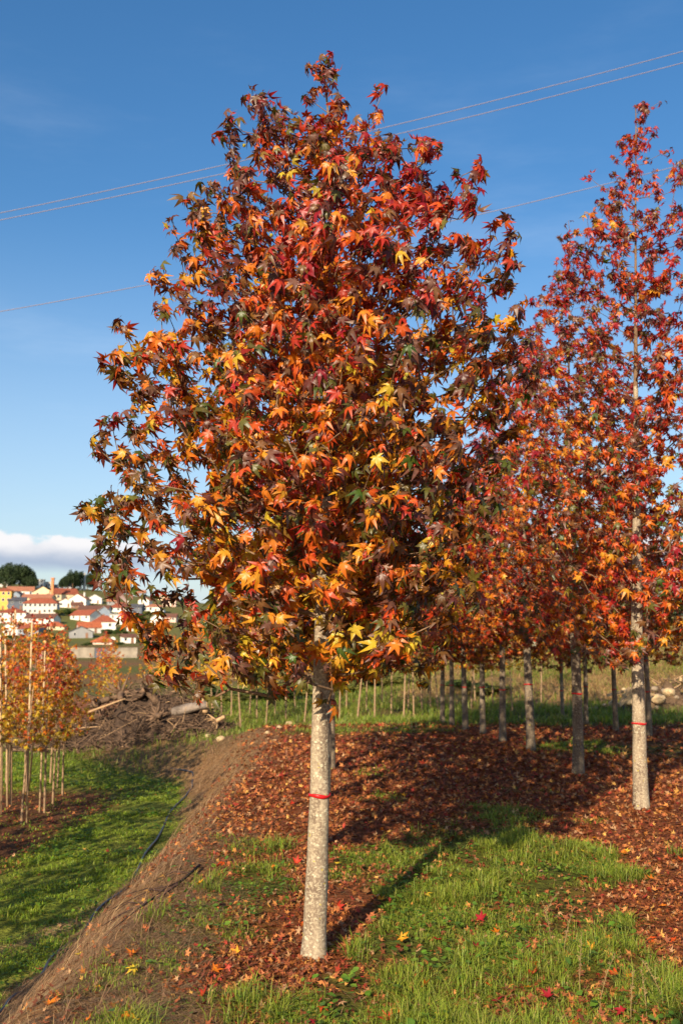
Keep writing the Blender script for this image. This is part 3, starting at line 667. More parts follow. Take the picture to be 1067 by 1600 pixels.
def tint(n, cols, R=rng, j=.18):
    c = np.array([lin(c) for c in cols])[R.integers(0, len(cols), n)]
    return c * R.uniform(1 - j, 1 + j, n)[:, None] * R.normal(1, .05, (n, 3))
GC0 = [(84, 100, 34), (96, 108, 36), (104, 108, 44)]; GC1 = [(160, 178, 56), (178, 188, 64), (144, 168, 50), (190, 186, 92), (166, 180, 60)]
# plateau grass
X, Y = sample(-2, 5, 3.6, 25, 210000, lambda x, y: zones(x, y)[3] * ss(-.28, .22, fbm(x * 3.6, y * 3.6, 91)) * ss(24.5, 22.5, y))
tall = ss(-.1, .3, fbm(X * 2.2, Y * 2.2, 92)); n = len(X); h = rng.uniform(.012, .06, n) + tall * rng.uniform(.0, .11, n)
far_k = np.clip(Y / 9, .8, 2)
tag(blades('meadow_grass', X, Y, h, rng.uniform(.0018, .0043, n) * far_k, rng.uniform(.1, 1.0, n) + (rng.uniform(0, 1, n) < .45) * rng.uniform(.3, 2.2, n), tint(n, GC0), tint(n, GC1), M['grass']), 'bright green grass growing through the fallen leaves on the upper ground', 'grass', kind='stuff')
# lower ground grass
X, Y = sample(-14, -1.6, 7.0, 32, 210000, lambda x, y: zones(x, y)[6] * ss(-.30, .25, fbm(x * 2.2, y * 2.2, 93) + .5 * fbm(x * 7, y * 7, 193)))
n = len(X); h = rng.uniform(.012, .05, n) * (1 + .9 * ss(0, .4, fbm(X * 1.1, Y * 1.1, 94)))
tag(blades('lower_grass', X, Y, h * 1.1, rng.uniform(.003, .006, n) * np.clip(Y / 11, .8, 2.2), rng.uniform(.2, 2.2, n), tint(n, [(100, 122, 36), (116, 130, 42)]), tint(n, [(156, 184, 46), (176, 196, 54), (140, 172, 42), (188, 190, 74)]), M['grass']),
    'short green grass on the lower ground below the bank', 'grass', kind='stuff')
# rough tall grass beyond the plot
X, Y = sample(-9, 28, 22.3, 60, 60000, lambda x, y: np.maximum(zones(x, y)[3], .0) * (1 - ss(1.9, 1.2, np.hypot((x - 10.2) * .75, y - 32.5))) * ss(-.45, .15, fbm(x * .7, y * .7, 95)) * ss(75, 38, y), power=1)
n = len(X); h = rng.uniform(.10, .30, n) * (.5 + .5 * ss(22.5, 25, Y))
tag(blades('rough_grass', X, Y, h, rng.uniform(.007, .014, n), rng.uniform(.2, .9, n), tint(n, [(84, 98, 36), (100, 106, 46)]), tint(n, [(140, 166, 52), (158, 170, 64), (176, 166, 88), (124, 150, 44)]), M['grass']),
    'rough taller green grass beyond the leaf covered plot', 'grass', kind='stuff')
# straw on the bank and mixed thinly through everything
X, Y = sample(-3.4, .2, 4.0, 29, 76000, lambda x, y: np.clip(zones(x, y)[1] * 1.0 + zones(x, y)[0] * (.06 + .75 * ss(-.55, -1.0, x + .4 * fbm(x * 1.3, y * 1.3, 199)) * ss(12, 9, y)) + zones(x, y)[5] * .4, 0, 1) * ss(-.6, -.05, fbm(x * 1.8, y * 1.8, 96)))
Xb, Yb = sample(-9, -2.5, 19, 30, 14000, lambda x, y: zones(x, y)[1], power=1); X, Y = np.append(X, Xb), np.append(Y, Yb)
n = len(X); up_ = rng.uniform(0, 1, n) < .03 * ss(-.8, -1.4, X); h = np.where(up_, rng.uniform(.05, .26, n), rng.uniform(.010, .040, n))
tag(blades('dry_grass', X, Y, h, rng.uniform(.0012, .0030, n) * np.clip(Y / 8, .8, 2), np.where(up_, rng.uniform(.6, 2.2, n), rng.uniform(2.0, 6.5, n)), tint(n, [(128, 98, 70), (146, 112, 80)]), tint(n, [(184, 150, 110), (200, 170, 126), (164, 128, 92), (146, 112, 84), (120, 96, 76)]), M['straw'], follow=True, zlift=0.0),
    'dry straw coloured grass matted over the bank', 'grass', kind='stuff')
X, Y = sample(2, 34, 32, 64, 30000, lambda x, y: ss(33, 37, y) * ss(0, 4, x) * .9 * ss(-.5, .2, fbm(x * .5, y * .5, 55)), power=1)
n = len(X)
tag(blades('hillside_straw', X, Y, rng.uniform(.1, .35, n), rng.uniform(.008, .016, n), rng.uniform(.3, 1.2, n), tint(n, [(150, 118, 80)]), tint(n, [(192, 158, 112), (178, 138, 96), (160, 152, 84), (146, 150, 70)]), M['straw']),
    'dry brown grass on the rising hillside beyond the plot', 'grass', kind='stuff')
# broad-leaved weeds: small tilted leaves
def weeds(name, X, Y, s, cols, label, up=.03):
    n = len(X); Z = hgt_at(X, Y) + rng.uniform(.005, up, n); P = np.stack([X, Y, Z], 1)
    q = np.array([(0, 0, 0), (-.42, .45, .06), (0, .5, -.02), (.42, .45, .06), (-.3, .85, 0), (.3, .85, 0), (0, 1.05, -.05)])
    F_ = np.array([(0, 2, 1), (0, 3, 2), (1, 2, 4), (2, 3, 5), (2, 6, 4), (2, 5, 6)])
    a_ = rng.uniform(0, 6.28, n); tip = np.stack([np.cos(a_), np.sin(a_), rng.uniform(-.2, .7, n)], 1)
    nm = np.stack([rng.normal(0, .3, n), rng.normal(0, .3, n), np.ones(n)], 1)
    c = tint(n, cols); me = scatter_mesh(name, [(q, F_, np.array([0, .3, .2, .3, .6, .6, 1.]))], np.zeros(n, int), P, frames(tip, nm), s, c * .9, c, M['grass'])
    tag(obj(name, me), label, 'weeds', kind='stuff')
X, Y = sample(-2, 5, 3.6, 14, 16000, lambda x, y: zones(x, y)[3] * ss(-.1, .3, fbm(x * 1.9 + 7, y * 1.9, 97)))
weeds('clover_leaves', X, Y, rng.uniform(.014, .032, len(X)), [(98, 126, 38), (112, 138, 44), (84, 112, 36)], 'small broad leaved weeds among the upper grass', .05)
X, Y = sample(-1.6, 3, 3.6, 10.5, 3600, lambda x, y: np.maximum(zones(x, y)[3], .25 * ss(-.6, -1.2, x)) * ss(.02, .3, fbm(x * 2.6 + 3, y * 2.6, 197)))
weeds('broad_weeds', X, Y, rng.uniform(.025, .055, len(X)), [(104, 138, 44), (122, 150, 52), (92, 124, 44)], 'coarser broad leaved weeds standing in the upper grass', .09)
X, Y = sample(-12, -1.8, 7, 28, 20000, lambda x, y: zones(x, y)[2] * (1 - zones(x, y)[4]) * np.maximum(ss(.0, .3, fbm(x * 1.4 + 3, y * 1.4, 98)), .8 * ss(-3.6, -2.9, x) * ss(14, 10, y)))
weeds('ground_weeds', X, Y, rng.uniform(.02, .05, len(X)) * np.clip(Y / 12, .8, 1.6), [(92, 124, 34), (110, 140, 40), (76, 108, 32)], 'low leafy weeds along the foot of the bank', .06)
# fallen leaves
def litter(name, X, Y, s, pals, pr, label, lift=.02, dull=.62):
    n = len(X); P = np.stack([X, Y, hgt_at(X, Y) + rng.uniform(.003, lift, n)], 1)
    a_ = rng.uniform(0, 6.28, n); tip = np.stack([np.cos(a_), np.sin(a_), rng.normal(-.05, .22, n)], 1); nm = np.stack([rng.normal(0, .5, n), rng.normal(0, .5, n), np.ones(n)], 1)
    k = rng.choice(len(pals), n, p=pr); base = np.array([lin(c) for c in pals])[k] * rng.uniform(.6, 1.2, n)[:, None]
    me = scatter_mesh(name, LG, rng.integers(0, len(LG), n), P, frames(tip, nm), s, base * 1.1, base, M['litter'])
    tag(obj(name, me), label, 'fallen leaves', kind='stuff')
LPAL = [(152, 84, 50), (168, 98, 58), (118, 66, 46), (186, 118, 66), (206, 134, 70), (166, 64, 48), (216, 162, 84), (188, 144, 102)]
LPR = [.24, .17, .19, .14, .07, .06, .04, .09]
X, Y = sample(-2.4, 9, 3.6, 26, 60000, lambda x, y: np.clip(zones(x, y)[0] * (1 - .84 * zones(x, y)[3]) + .42 * zones(x, y)[1], 0, 1) * ss(25.5, 22, y) * ss(-.75, -.15, fbm(x * 1.5, y * 1.5, 99) + .3 * ss(0, 2, x)) * (1 - .85 * ss(-.55, -1.1, x + .4 * fbm(x * 1.3, y * 1.3, 199)) * ss(10.5, 8.5, y)))
litter('leaf_litter', X, Y, rng.uniform(.015, .042, len(X)) * np.clip(Y / 9, .9, 1.9), LPAL, LPR, 'thick brown and rust litter of fallen leaves covering the upper ground', .03)
X, Y = sample(-12, -2.4, 7, 24, 5000, lambda x, y: np.clip(zones(x, y)[4] * .9 + zones(x, y)[2] * .05, 0, 1))
litter('scattered_litter', X, Y, rng.uniform(.03, .055, len(X)), LPAL, LPR, 'brown fallen leaves scattered under the young trees', .02)
# single leaves that catch the eye
FG = [(5, 'yellow'), (4, 'amber yellow'), (3, 'orange'), (2, 'orange red'), (1, 'red'), (0, 'crimson'), (7, 'tan brown')]
X, Y = sample(-2.3, 4.5, 3.9, 13, 300, lambda x, y: np.clip(zones(x, y)[0] + .4 * zones(x, y)[1], 0, 1) * (1 - .55 * zones(x, y)[3]))
zn = zones(X, Y)
for i in range(len(X)):
    pal, cn = FG[rng.choice(7, p=[.14, .17, .25, .14, .12, .06, .12])]
    o = obj('fallen_leaf', leaf_mesh(int(rng.integers(0, 3)), pal, LG_F, 'fallen_leaf', 'litter'))
    gr = zn[3][i] > .35; bk = zn[1][i] > .5
    o.location = (X[i], Y[i], H1(X[i], Y[i]) + (.04 if gr else .022)); o.rotation_euler = (rng.normal(0, .35), rng.normal(0, .35), rng.uniform(0, 6.28)); s = rng.uniform(.034, .062); o.scale = (s, s, s)
    where = 'caught in the green grass' if gr else ('lying on the dry bank' if bk else 'lying on the brown leaf litter')
    tag(o, f'{cn} star shaped fallen leaf {where}', 'leaf', f'{cn} fallen leaves {where}')
# ------------------------------------------------------------------ village on the far hillside
M['pane'] = plain('window_pane', rgba((44, 50, 58)), 0.15, .2, 2.0, spec=.6)
M['frame'] = plain('window_frame', rgba((214, 208, 196)), 0.6, .05)
WALLC = {'white': (226, 220, 208), 'cream': (222, 200, 160), 'grey': (140, 138, 136), 'slate': (92, 96, 106), 'yellow': (222, 168, 84), 'pale': (198, 192, 182), 'brown': (136, 100, 78), 'bluegrey': (128, 138, 150), 'pink': (216, 184, 166)}
ROOFC = {'red': (152, 84, 62), 'orange': (176, 98, 66), 'brown': (116, 80, 66), 'slate': (84, 84, 90), 'dusty': (176, 116, 88), 'flat': (170, 164, 156)}
for k_, c_ in WALLC.items(): M['w_' + k_] = plain('wall_' + k_, rgba(c_), .85, .08, .6, .1)
def roofmat(name, c_):
    m, t, out = mat(name); tcr = t.add('ShaderNodeTexCoord'); P = tcr.outputs['Object']
    wv = t.add('ShaderNodeTexWave', wave_type='BANDS', bands_direction='X', ins={'Vector': P, 'Scale': 1.6, 'Distortion': .4})
    n_ = t.noise(P, 1.3, 5, .65)
    c = t.mix(t.sstep(n_, .3, .7), tuple(x * .72 for x in c_[:3]) + (1,), tuple(min(1, x * 1.22) for x in c_[:3]) + (1,))
    b = t.add('ShaderNodeBsdfPrincipled', ins={'Base Color': c, 'Roughness': .9, 'Specular IOR Level': .15})
    bp = t.add('ShaderNodeBump', ins={'Strength': .6, 'Distance': .08, 'Height': wv.outputs['Fac']}); t.l.new(bp.outputs[0], b.inputs['Normal'])
    t.l.new(b.outputs[0], out.inputs[0]); return m
for k_, c_ in ROOFC.items(): M['r_' + k_] = roofmat('roof_' + k_, rgba(c_))
win_me = MB().box(-.55, .55, -.06, .03, 0, 1.3).mesh('window', M['frame']); pane_me = MB().box(-.45, .45, -.075, -.03, .1, 1.2).mesh('pane', M['pane'])
door_me = MB().box(-.5, .5, -.08, .03, 0, 2.1).mesh('door', M['w_brown'])
def roof_mesh(kind, w, d, z0, rh, mate, o=.45, th=.18):
    a_, b_ = w / 2 + o, d / 2 + o; mb = MB()
    lowz = z0 - rh * o / (d / 2 if kind != 'gable_y' else w / 2)
    if kind == 'gable_x': V = [(-a_, -b_, lowz), (a_, -b_, lowz), (a_, b_, lowz), (-a_, b_, lowz), (-a_, 0, z0 + rh), (a_, 0, z0 + rh)]
    elif kind == 'gable_y': V = [(-a_, b_, lowz), (-a_, -b_, lowz), (a_, -b_, lowz), (a_, b_, lowz), (0, b_, z0 + rh), (0, -b_, z0 + rh)]
    else:
        r_ = max(a_ - b_, .6); V = [(-a_, -b_, lowz), (a_, -b_, lowz), (a_, b_, lowz), (-a_, b_, lowz), (-r_, 0, z0 + rh), (r_, 0, z0 + rh)]
    if kind == 'gable_y':
        Fs = [(1, 0, 4, 5), (3, 2, 5, 4)]
        if True: Fs = [(0, 1, 5, 4), (2, 3, 4, 5)]
    else: Fs = [(0, 1, 5, 4), (2, 3, 4, 5)]
    up = [(x, y, z + th) for x, y, z in V]; n = len(V)
    if kind == 'hip': Fs += [(1, 2, 5), (3, 0, 4)]; rim = [(0, 1), (1, 2), (2, 3), (3, 0)]
    elif kind == 'gable_x': rim = [(0, 1), (1, 5), (5, 2), (2, 3), (3, 4), (4, 0)]
    else: rim = [(0, 1), (1, 5), (5, 2), (2, 3), (3, 4), (4, 0)]
    mb.add(V + up, [tuple(reversed(f)) for f in Fs] + [tuple(i + n for i in f) for f in Fs] + [(i, j, j + n, i + n) for i, j in rim])
    return mb.mesh('roof', mate)
def house(label, px, by, w, wh, rh, roof='gable_x', rc='red', wc='white', rot=0.0, nw=3, rows_=1, chim=False, name='house', cat='house', Yp=None, door=True, dk=.75):
    p = on_ground(px, by, 150) if Yp is None else np.array([*on_plane(px, by, Yp)[:2], H1(on_plane(px, by, Yp)[0], Yp)])
    k = ppm(p); w, wh, rh = w / k, wh / k, rh / k; d = min(max(w * dk, 5.0), 13.0)
    p = p + np.array([0, d / 2, 0])
    t = thing(name, label, cat, p, rot)
    mb = MB().box(-w/2, w/2, -d/2, d/2, -2.5, wh)
    if roof == 'gable_x': mb.add([(-w/2, -d/2, wh), (-w/2, d/2, wh), (-w/2, 0, wh + rh), (w/2, -d/2, wh), (w/2, d/2, wh), (w/2, 0, wh + rh)], [(0, 2, 1), (3, 4, 5)])
    if roof == 'gable_y': mb.add([(-w/2, -d/2, wh), (w/2, -d/2, wh), (0, -d/2, wh + rh), (-w/2, d/2, wh), (w/2, d/2, wh), (0, d/2, wh + rh)], [(0, 1, 2), (4, 3, 5)])
    obj('wall', mb.mesh('wall', M['w_' + wc]), t)
    if roof == 'flat':
        r_ = obj('roof', MB().box(-w/2 - .3, w/2 + .3, -d/2 - .3, d/2 + .3, wh + .003, wh + max(rh, .35)).mesh('roof', M['r_' + rc]), t)
    else: r_ = obj('roof', roof_mesh(roof, w, d, wh, rh, M['r_' + rc]), t)
    if chim: obj('chimney', MB().box(w*.22, w*.22 + .9, -.2, .6, wh + rh * .3, wh + rh + 1.0).mesh('chimney', M['w_pale']), r_)
    fh = wh / rows_
    for j in range(rows_):
        for i in range(nw):
            x = -w/2 + w * (i + .5) / nw
            if door and j == 0 and i == nw // 2 and fh > 2.2:
                obj('door', door_me, t, (x, -d/2, .02)); continue
            o = obj('window', win_me, t, (x, -d/2, j * fh + fh * .36)); s_ = min(1.25, fh / 2.6, w / nw / 1.4); o.scale = (s_, 1, s_)
            obj('pane', pane_me, o)
    return t
house('yellow ochre apartment block with balconies below the dark pines', 4, 953, 24, 30, 4, 'hip', 'red', 'yellow', .1, 3, 3, name='apartment_block', cat='building')
house('white house with dusty red roof under the dark pines', 28, 931, 40, 8, 7, 'gable_x', 'dusty', 'white', .3, 4)
house('small slate blue house squeezed beside the yellow block', 26, 937, 15, 8, 5, 'gable_y', 'slate', 'bluegrey', -.2, 1)
house('cream house with brown roof and gable end beside the brick chimney', 64, 933, 30, 8, 9, 'gable_y', 'brown', 'cream', .25, 2)
house('cream house with red roof standing right behind the brick chimney', 96, 938, 38, 10, 9, 'gable_x', 'red', 'cream', .55, 3, chim=True)
house('low row house with dusty terracotta roof above the long school building', 56, 940, 46, 6, 6, 'gable_x', 'dusty', 'cream', .05, 5, door=False)
house('long pale school building with red roof and two rows of windows', 62, 960, 52, 18, 7, 'hip', 'red', 'pale', .05, 7, 2, name='school_building', cat='building', dk=.4)
house('dark grey building in shade beside the yellow block', 24, 953, 26, 15, 5, 'gable_x', 'slate', 'slate', .2, 2, 2)  # slate walls carry the building's shadow side in their colour
house('white two storey house with red roof in front of the dark grey building', 16, 973, 42, 16, 6, 'hip', 'red', 'white', .15, 3, 2)
house('white gabled house with brown lean-to below the meadow', 122, 945, 28, 9, 8, 'gable_y', 'dusty', 'white', -.1, 2, chim=True)
house('small brown house under the white gable below the meadow', 119, 951, 17, 6, 4, 'gable_x', 'brown', 'brown', .2, 2)
house('small white house with dusty roof behind the green bushes', 100, 949, 22, 8, 6, 'gable_y', 'dusty', 'white', .2, 2)
house('white house with pale roof at the foot of the meadow', 147, 943, 22, 8, 6, 'gable_y', 'flat', 'white', .1, 2)
house('low white house with brown terracotta roof below the school', 62, 975, 46, 9, 7, 'gable_x', 'brown', 'white', -.05, 4)
house('white house with long red roof and sloping side gable', 131, 970, 38, 9, 8, 'gable_x', 'red', 'white', -.45, 3)
house('white house with long rust roof behind the hipped house', 145, 959, 46, 7, 6, 'gable_x', 'brown', 'white', .05, 4)
house('grey and white house with steep pointed gable', 161, 966, 20, 10, 8, 'gable_y', 'flat', 'bluegrey', .15, 1)
house('square white house with hipped red roof and one dark window', 160, 984, 36, 13, 9, 'hip', 'red', 'white', .2, 2, door=False)
house('pale house with bright orange roof below the hipped house', 136, 989, 34, 9, 8, 'gable_x', 'orange', 'pale', .4, 2)
house('dark grey house with slate roof and wide gable', 124, 997, 36, 10, 8, 'gable_y', 'slate', 'grey', .2, 2)
house('low house with broad orange roof beside the satellite dish', 160, 1007, 32, 5, 7, 'hip', 'orange', 'pink', 0, 3, door=False)
house('small white cottage with brown roof above the concrete wall', 198, 1005, 21, 10, 4, 'gable_x', 'brown', 'white', .35, 2)
house('white house with broad hipped red roof and balconies below it', 187, 957, 38, 8, 8, 'hip', 'red', 'white', .2, 4, chim=True)
house('white terraced flats with stacked balconies below the broad hipped roof', 188, 976, 34, 15, 2, 'flat', 'flat', 'white', .1, 4, 2, name='apartment_block', cat='building')
house('dark blue grey house beside the stacked flats', 212, 960, 22, 12, 4, 'gable_x', 'slate', 'slate', -.1, 2, 2)
house('long low white house below the ridge end', 239, 957, 32, 9, 4, 'hip', 'dusty', 'white', .05, 4)
house('narrow white house with tall gable among shrubs', 243, 977, 18, 12, 6, 'gable_y', 'flat', 'white', .2, 1)
house('house with brown roof next to the narrow white gable', 262, 972, 26, 8, 5, 'gable_x', 'brown', 'pink', 0, 3)
house('pink house with dusty roof under the ridge end', 264, 947, 20, 9, 4, 'gable_x', 'dusty', 'pink', .1, 2)
house('small cream house near the ridge end', 255, 938, 15, 8, 3, 'hip', 'dusty', 'cream', 0, 2)
house('grey house with dusty roof on the bare ridge end', 216, 932, 20, 6, 4, 'gable_x', 'dusty', 'bluegrey', .1, 3)
house('white modern block stepped on the ridge', 62, 918, 12, 12, 1, 'flat', 'flat', 'white', .1, 2, 2, name='modern_block', cat='building')
house('low white modern building beside the stepped block', 74, 918, 14, 8, 1, 'flat', 'flat', 'pale', -.1, 3, name='modern_block', cat='building')
house('long blue grey shed on the ridge', 98, 920, 28, 5, 2, 'gable_x', 'slate', 'bluegrey', 0, 5, name='shed', cat='shed', door=False)
house('pale house half hidden by the dark pines', 4, 917, 16, 10, 3, 'hip', 'dusty', 'pale', .1, 2)
house('white house with steep gable behind the young trees', 15, 993, 22, 14, 7, 'gable_y', 'flat', 'white', .1, 1)
house('blue grey house with red roof behind the young trees', 45, 993, 36, 11, 7, 'gable_x', 'red', 'bluegrey', -.1, 3)
house('low house with orange roof among dark green bushes', 83, 984, 32, 6, 6, 'hip', 'orange', 'cream', .1, 3)
house('small grey house with dusty roof beside the meadow foot', 176, 946, 18, 7, 5, 'gable_x', 'dusty', 'grey', .1, 2)
house('white gabled house under the bare ridge end', 226, 946, 18, 8, 5, 'gable_y', 'dusty', 'white', -.2, 1)
house('cream house with orange roof near the narrow white gable', 226, 990, 22, 9, 6, 'gable_x', 'orange', 'cream', .2, 2)
house('grey flat roofed house above the concrete wall', 225, 1003, 18, 9, 2, 'flat', 'flat', 'grey', .1, 2)
house('pale house with brown roof among the yellow bushes', 208, 986, 18, 9, 5, 'gable_x', 'brown', 'pale', -.2, 2)
house('white walled house seen between trunks beyond the crowded young trees', 390, 1100, 52, 40, 14, 'gable_x', 'dusty', 'white', .1, 4, 2, Yp=120)
house('pale pink house seen between trunks behind the far end of the plot', 668, 1085, 84, 62, 20, 'hip', 'red', 'pink', -.1, 4, 2, Yp=95)
# slim brick chimney
p = on_ground(82, 939, 150); k = ppm(p); hh = 34 / k
t = thing('brick_chimney', 'tall slim orange brick chimney standing among the houses', 'chimney', p)
M['brick'] = plain('brick', rgba((196, 128, 84)), .9, .15, .8, .1)
obj('stack', MB().box(-.7, .7, -.7, .7, -2, hh).mesh('stack', M['brick']), t); obj('cap', MB().box(-.95, .95, -.95, .95, hh + .002, hh + .8).mesh('cap', M['brick']), t)
# two pale masts by the grove
for (px, by, h_) in ((126, 922, 26), (132, 922, 27)):
    p = on_ground(px, by, 150); k = ppm(p)
    o = obj('mast', MB().tube([(0, 0, -2), (0, 0, h_ / k * .5), (0, 0, h_ / k)], [1.1, .95, .7], 8).mesh('mast', M['w_pale']), None, p)
    tag(o, 'pale round mast standing before the ridge grove', 'mast', 'masts on the ridge')
# satellite dish
p = on_ground(176, 1006, 150); k = ppm(p); r_ = 4.6 / k
t = thing('satellite_dish', 'white satellite dish beside the broad orange roof', 'dish', p)
V = [(0, .35 * r_, 0)]; Fs = []
for j in range(1, 4):
    for q in range(16): a_ = q * math.pi / 8; f = j / 3; V.append((r_ * f * math.cos(a_), .35 * r_ * (1 - f * f), r_ * f * math.sin(a_)))
for q in range(16):
    q2 = (q + 1) % 16; Fs.append((0, 1 + q, 1 + q2))
    for j in range(2): Fs.append((1 + j*16 + q, 1 + (j+1)*16 + q, 1 + (j+1)*16 + q2, 1 + j*16 + q2))
o = obj('reflector', MB().add(V, Fs).mesh('reflector', M['frame'], True), t, (0, 0, 6.6 / k)); o.rotation_euler = (-.35, 0, .2)
obj('mount', MB().tube([(0, .2 * r_, -1), (0, .35 * r_, 6.6 / k)], .12, 6).mesh('mount', M['w_grey']), t)
# concrete garden wall
M['concrete'] = plain('concrete', rgba((140, 128, 112)), .9, .3, .8, .1)
p = on_ground(168, 1028, 60); k = ppm(p)
t = thing('garden_wall', 'pale concrete wall with a dark gate below the village', 'wall', p)
x0 = lambda px: (px - 168) / k
obj('wall_panel', MB().box(x0(110), x0(148), 0, .3, -.6, 16 / k).mesh('wall_panel', M['concrete']), t); obj('wall_panel', MB().box(x0(166), x0(215), 0, .3, -.6, 16 / k).mesh('wall_panel', M['concrete']), t)
obj('gate', MB().box(x0(148) + .01, x0(166) - .01, .1, .22, -.4, 15 / k).mesh('gate', M['w_slate']), t)

# distant foliage: crowns made of many small tufts
def tuft_crown(name, R, lobes, n, size, cols, mate='pine'):
    P, Nn = [], []
    w = np.array([l[3] * l[4] * l[5] for l in lobes]) ** .7; w /= w.sum()
    for i in R.choice(len(lobes), n, p=w):
        cx, cy, cz, rx, ry, rz = lobes[i]; v = R.normal(0, 1, 3); v /= np.linalg.norm(v); f = R.uniform(.25, 1) ** .4
        P.append((cx + rx * v[0] * f, cy + ry * v[1] * f, cz + rz * v[2] * f)); Nn.append(v)
    P = np.array(P); Nn = np.array(Nn); tip = R.normal(0, 1, (n, 3)) + np.array([0, 0, .3]); nm = Nn + R.normal(0, .5, (n, 3)) + np.array([0, 0, .4])
    c = np.array([lin(x) for x in cols])[R.integers(0, len(cols), n)] * R.uniform(.6, 1.25, n)[:, None]
    return scatter_mesh(name, LL, R.integers(0, 3, n), P, frames(tip, nm), R.uniform(.7, 1.3, n) * size, c, c, M[mate])
Rf = np.random.default_rng(90)
def lobes_round(n, r, zc, h): return [(Rf.uniform(-r, r) * .6, Rf.uniform(-r, r) * .6, zc + Rf.uniform(-h, h) * .5, r * Rf.uniform(.45, .7), r * Rf.uniform(.45, .7), h * Rf.uniform(.35, .55)) for _ in range(n)]
PINE = [(52, 66, 38), (62, 76, 42), (44, 58, 36)]
EV = []
for j in range(3):
    lb = lobes_round(10, 4.6, 7.4, 6.6)
    EV.append((tuft_crown('crown', Rf, lb, 2600, .55, PINE), MB().tube([(0, 0, -1.5), (.1, 0, 4), (0, .1, 9)], [.45, .36, .18], 7).mesh('trunk', M['twig'], True)))
def evergreen(px, by, hpx, wpx, j, label, group):
    p = on_ground(px, by, 150); k = ppm(p); t = thing('evergreen_tree', label, 'tree', p, random.uniform(0, 6), group)
    cr = obj('crown', EV[j][0], t); cr['kind'] = 'stuff'; obj('trunk', EV[j][1], t)
    t.scale = (wpx / k / 8.0, wpx / k / 8.0, hpx / k / 11.5)
for i, a_ in enumerate([(6, 919, 38, 22), (17, 922, 40, 24), (31, 920, 40, 28), (44, 921, 34, 22), (50, 922, 24, 14)]):
    evergreen(*a_, i % 3, 'dark round crowned pine in the clump above the pale houses', 'dark pines above the village')
for i, a_ in enumerate([(98, 922, 20, 14), (106, 921, 27, 15), (114, 922, 32, 16), (122, 922, 28, 14), (137, 922, 27, 14), (145, 922, 28, 14), (153, 923, 26, 15), (161, 922, 28, 15), (169, 923, 26, 14), (175, 924, 20, 11)]):
    evergreen(*a_, i % 3, 'dark green tree in the grove along the ridge meadow', 'trees of the ridge grove')
evergreen(71, 912, 13, 11, 1, 'small single tree between the modern blocks on the ridge', 'single ridge tree')
BU = [tuft_crown('foliage', Rf, lobes_round(6, 1.0, .75, .7), 700, .16, c_) for c_ in ([(60, 78, 36), (78, 92, 42)], [(98, 104, 46), (116, 112, 52)], [(52, 68, 36), (66, 80, 38)])]
BSTEM = MB().tube([(0, 0, -.3), (.05, 0, .4), (0, .05, 1.0)], [.09, .07, .03], 6).mesh('stem', M['twig'], True)
def bush(p, w, h_, j, label, group):
    t = thing('bush', label, 'bush', p, random.uniform(0, 6), group); o = obj('foliage', BU[j], t); o['kind'] = 'stuff'; obj('stem', BSTEM, t); t.scale = (w / 2.4, w / 2.4, h_ / 1.6)
for i, (px, by, wpx, hpx, j) in enumerate([(92, 962, 22, 13, 1), (106, 963, 22, 14, 0), (116, 960, 16, 11, 1), (73, 993, 14, 15, 2), (170, 991, 24, 12, 2), (184, 993, 22, 14, 0), (163, 998, 14, 8, 2), (196, 992, 14, 10, 0), (200, 968, 18, 12, 1), (214, 972, 22, 14, 1), (226, 974, 20, 13, 0), (230, 962, 16, 10, 1),
                                       (142, 952, 12, 9, 0), (44, 929, 12, 8, 1), (136, 1010, 20, 8, 0), (185, 1009, 26, 7, 0), (225, 1005, 22, 10, 2), (97, 935, 12, 6, 0), (250, 990, 22, 12, 1), (85, 1000, 18, 10, 2), (210, 1003, 16, 8, 0), (20, 1000, 20, 9, 0), (55, 1002, 20, 9, 1)]):
    p = on_ground(px, by, 150); k = ppm(p); bush(p, wpx / k, hpx / k, j, 'green bush growing in the gaps between village houses', 'bushes among the village houses')
for i, (px, Y, w_, h_, j) in enumerate([(345, 44, 2.4, 1.3, 0), (372, 43, 2.6, 1.1, 2), (402, 45, 2.6, 1.3, 0), (430, 44, 2.4, 1.2, 2), (458, 45, 2.8, 1.4, 0), (540, 42, 2.4, 1.3, 2), (575, 43, 2.6, 1.2, 0), (610, 42, 2.2, 1.0, 2), (320, 46, 2.6, 1.2, 0), (735, 38, 2.2, 1.0, 0), (768, 37, 2.0, .8, 1)]):
    q = on_plane(px, 1100, Y); bush(np.array([q[0], Y, H1(q[0], Y)]), w_, h_ * .55, (1, 0)[i % 3 == 0], 'green hedge bush behind the crowded thin trunks', 'hedge bushes behind the far thin trees')
q = on_plane(1015, 1060, 52); bush(np.array([q[0], 52, H1(q[0], 52)]), 4.6, 2.3, 2, 'wide dark green shrub on the hillside above the rubble', 'hillside shrub')

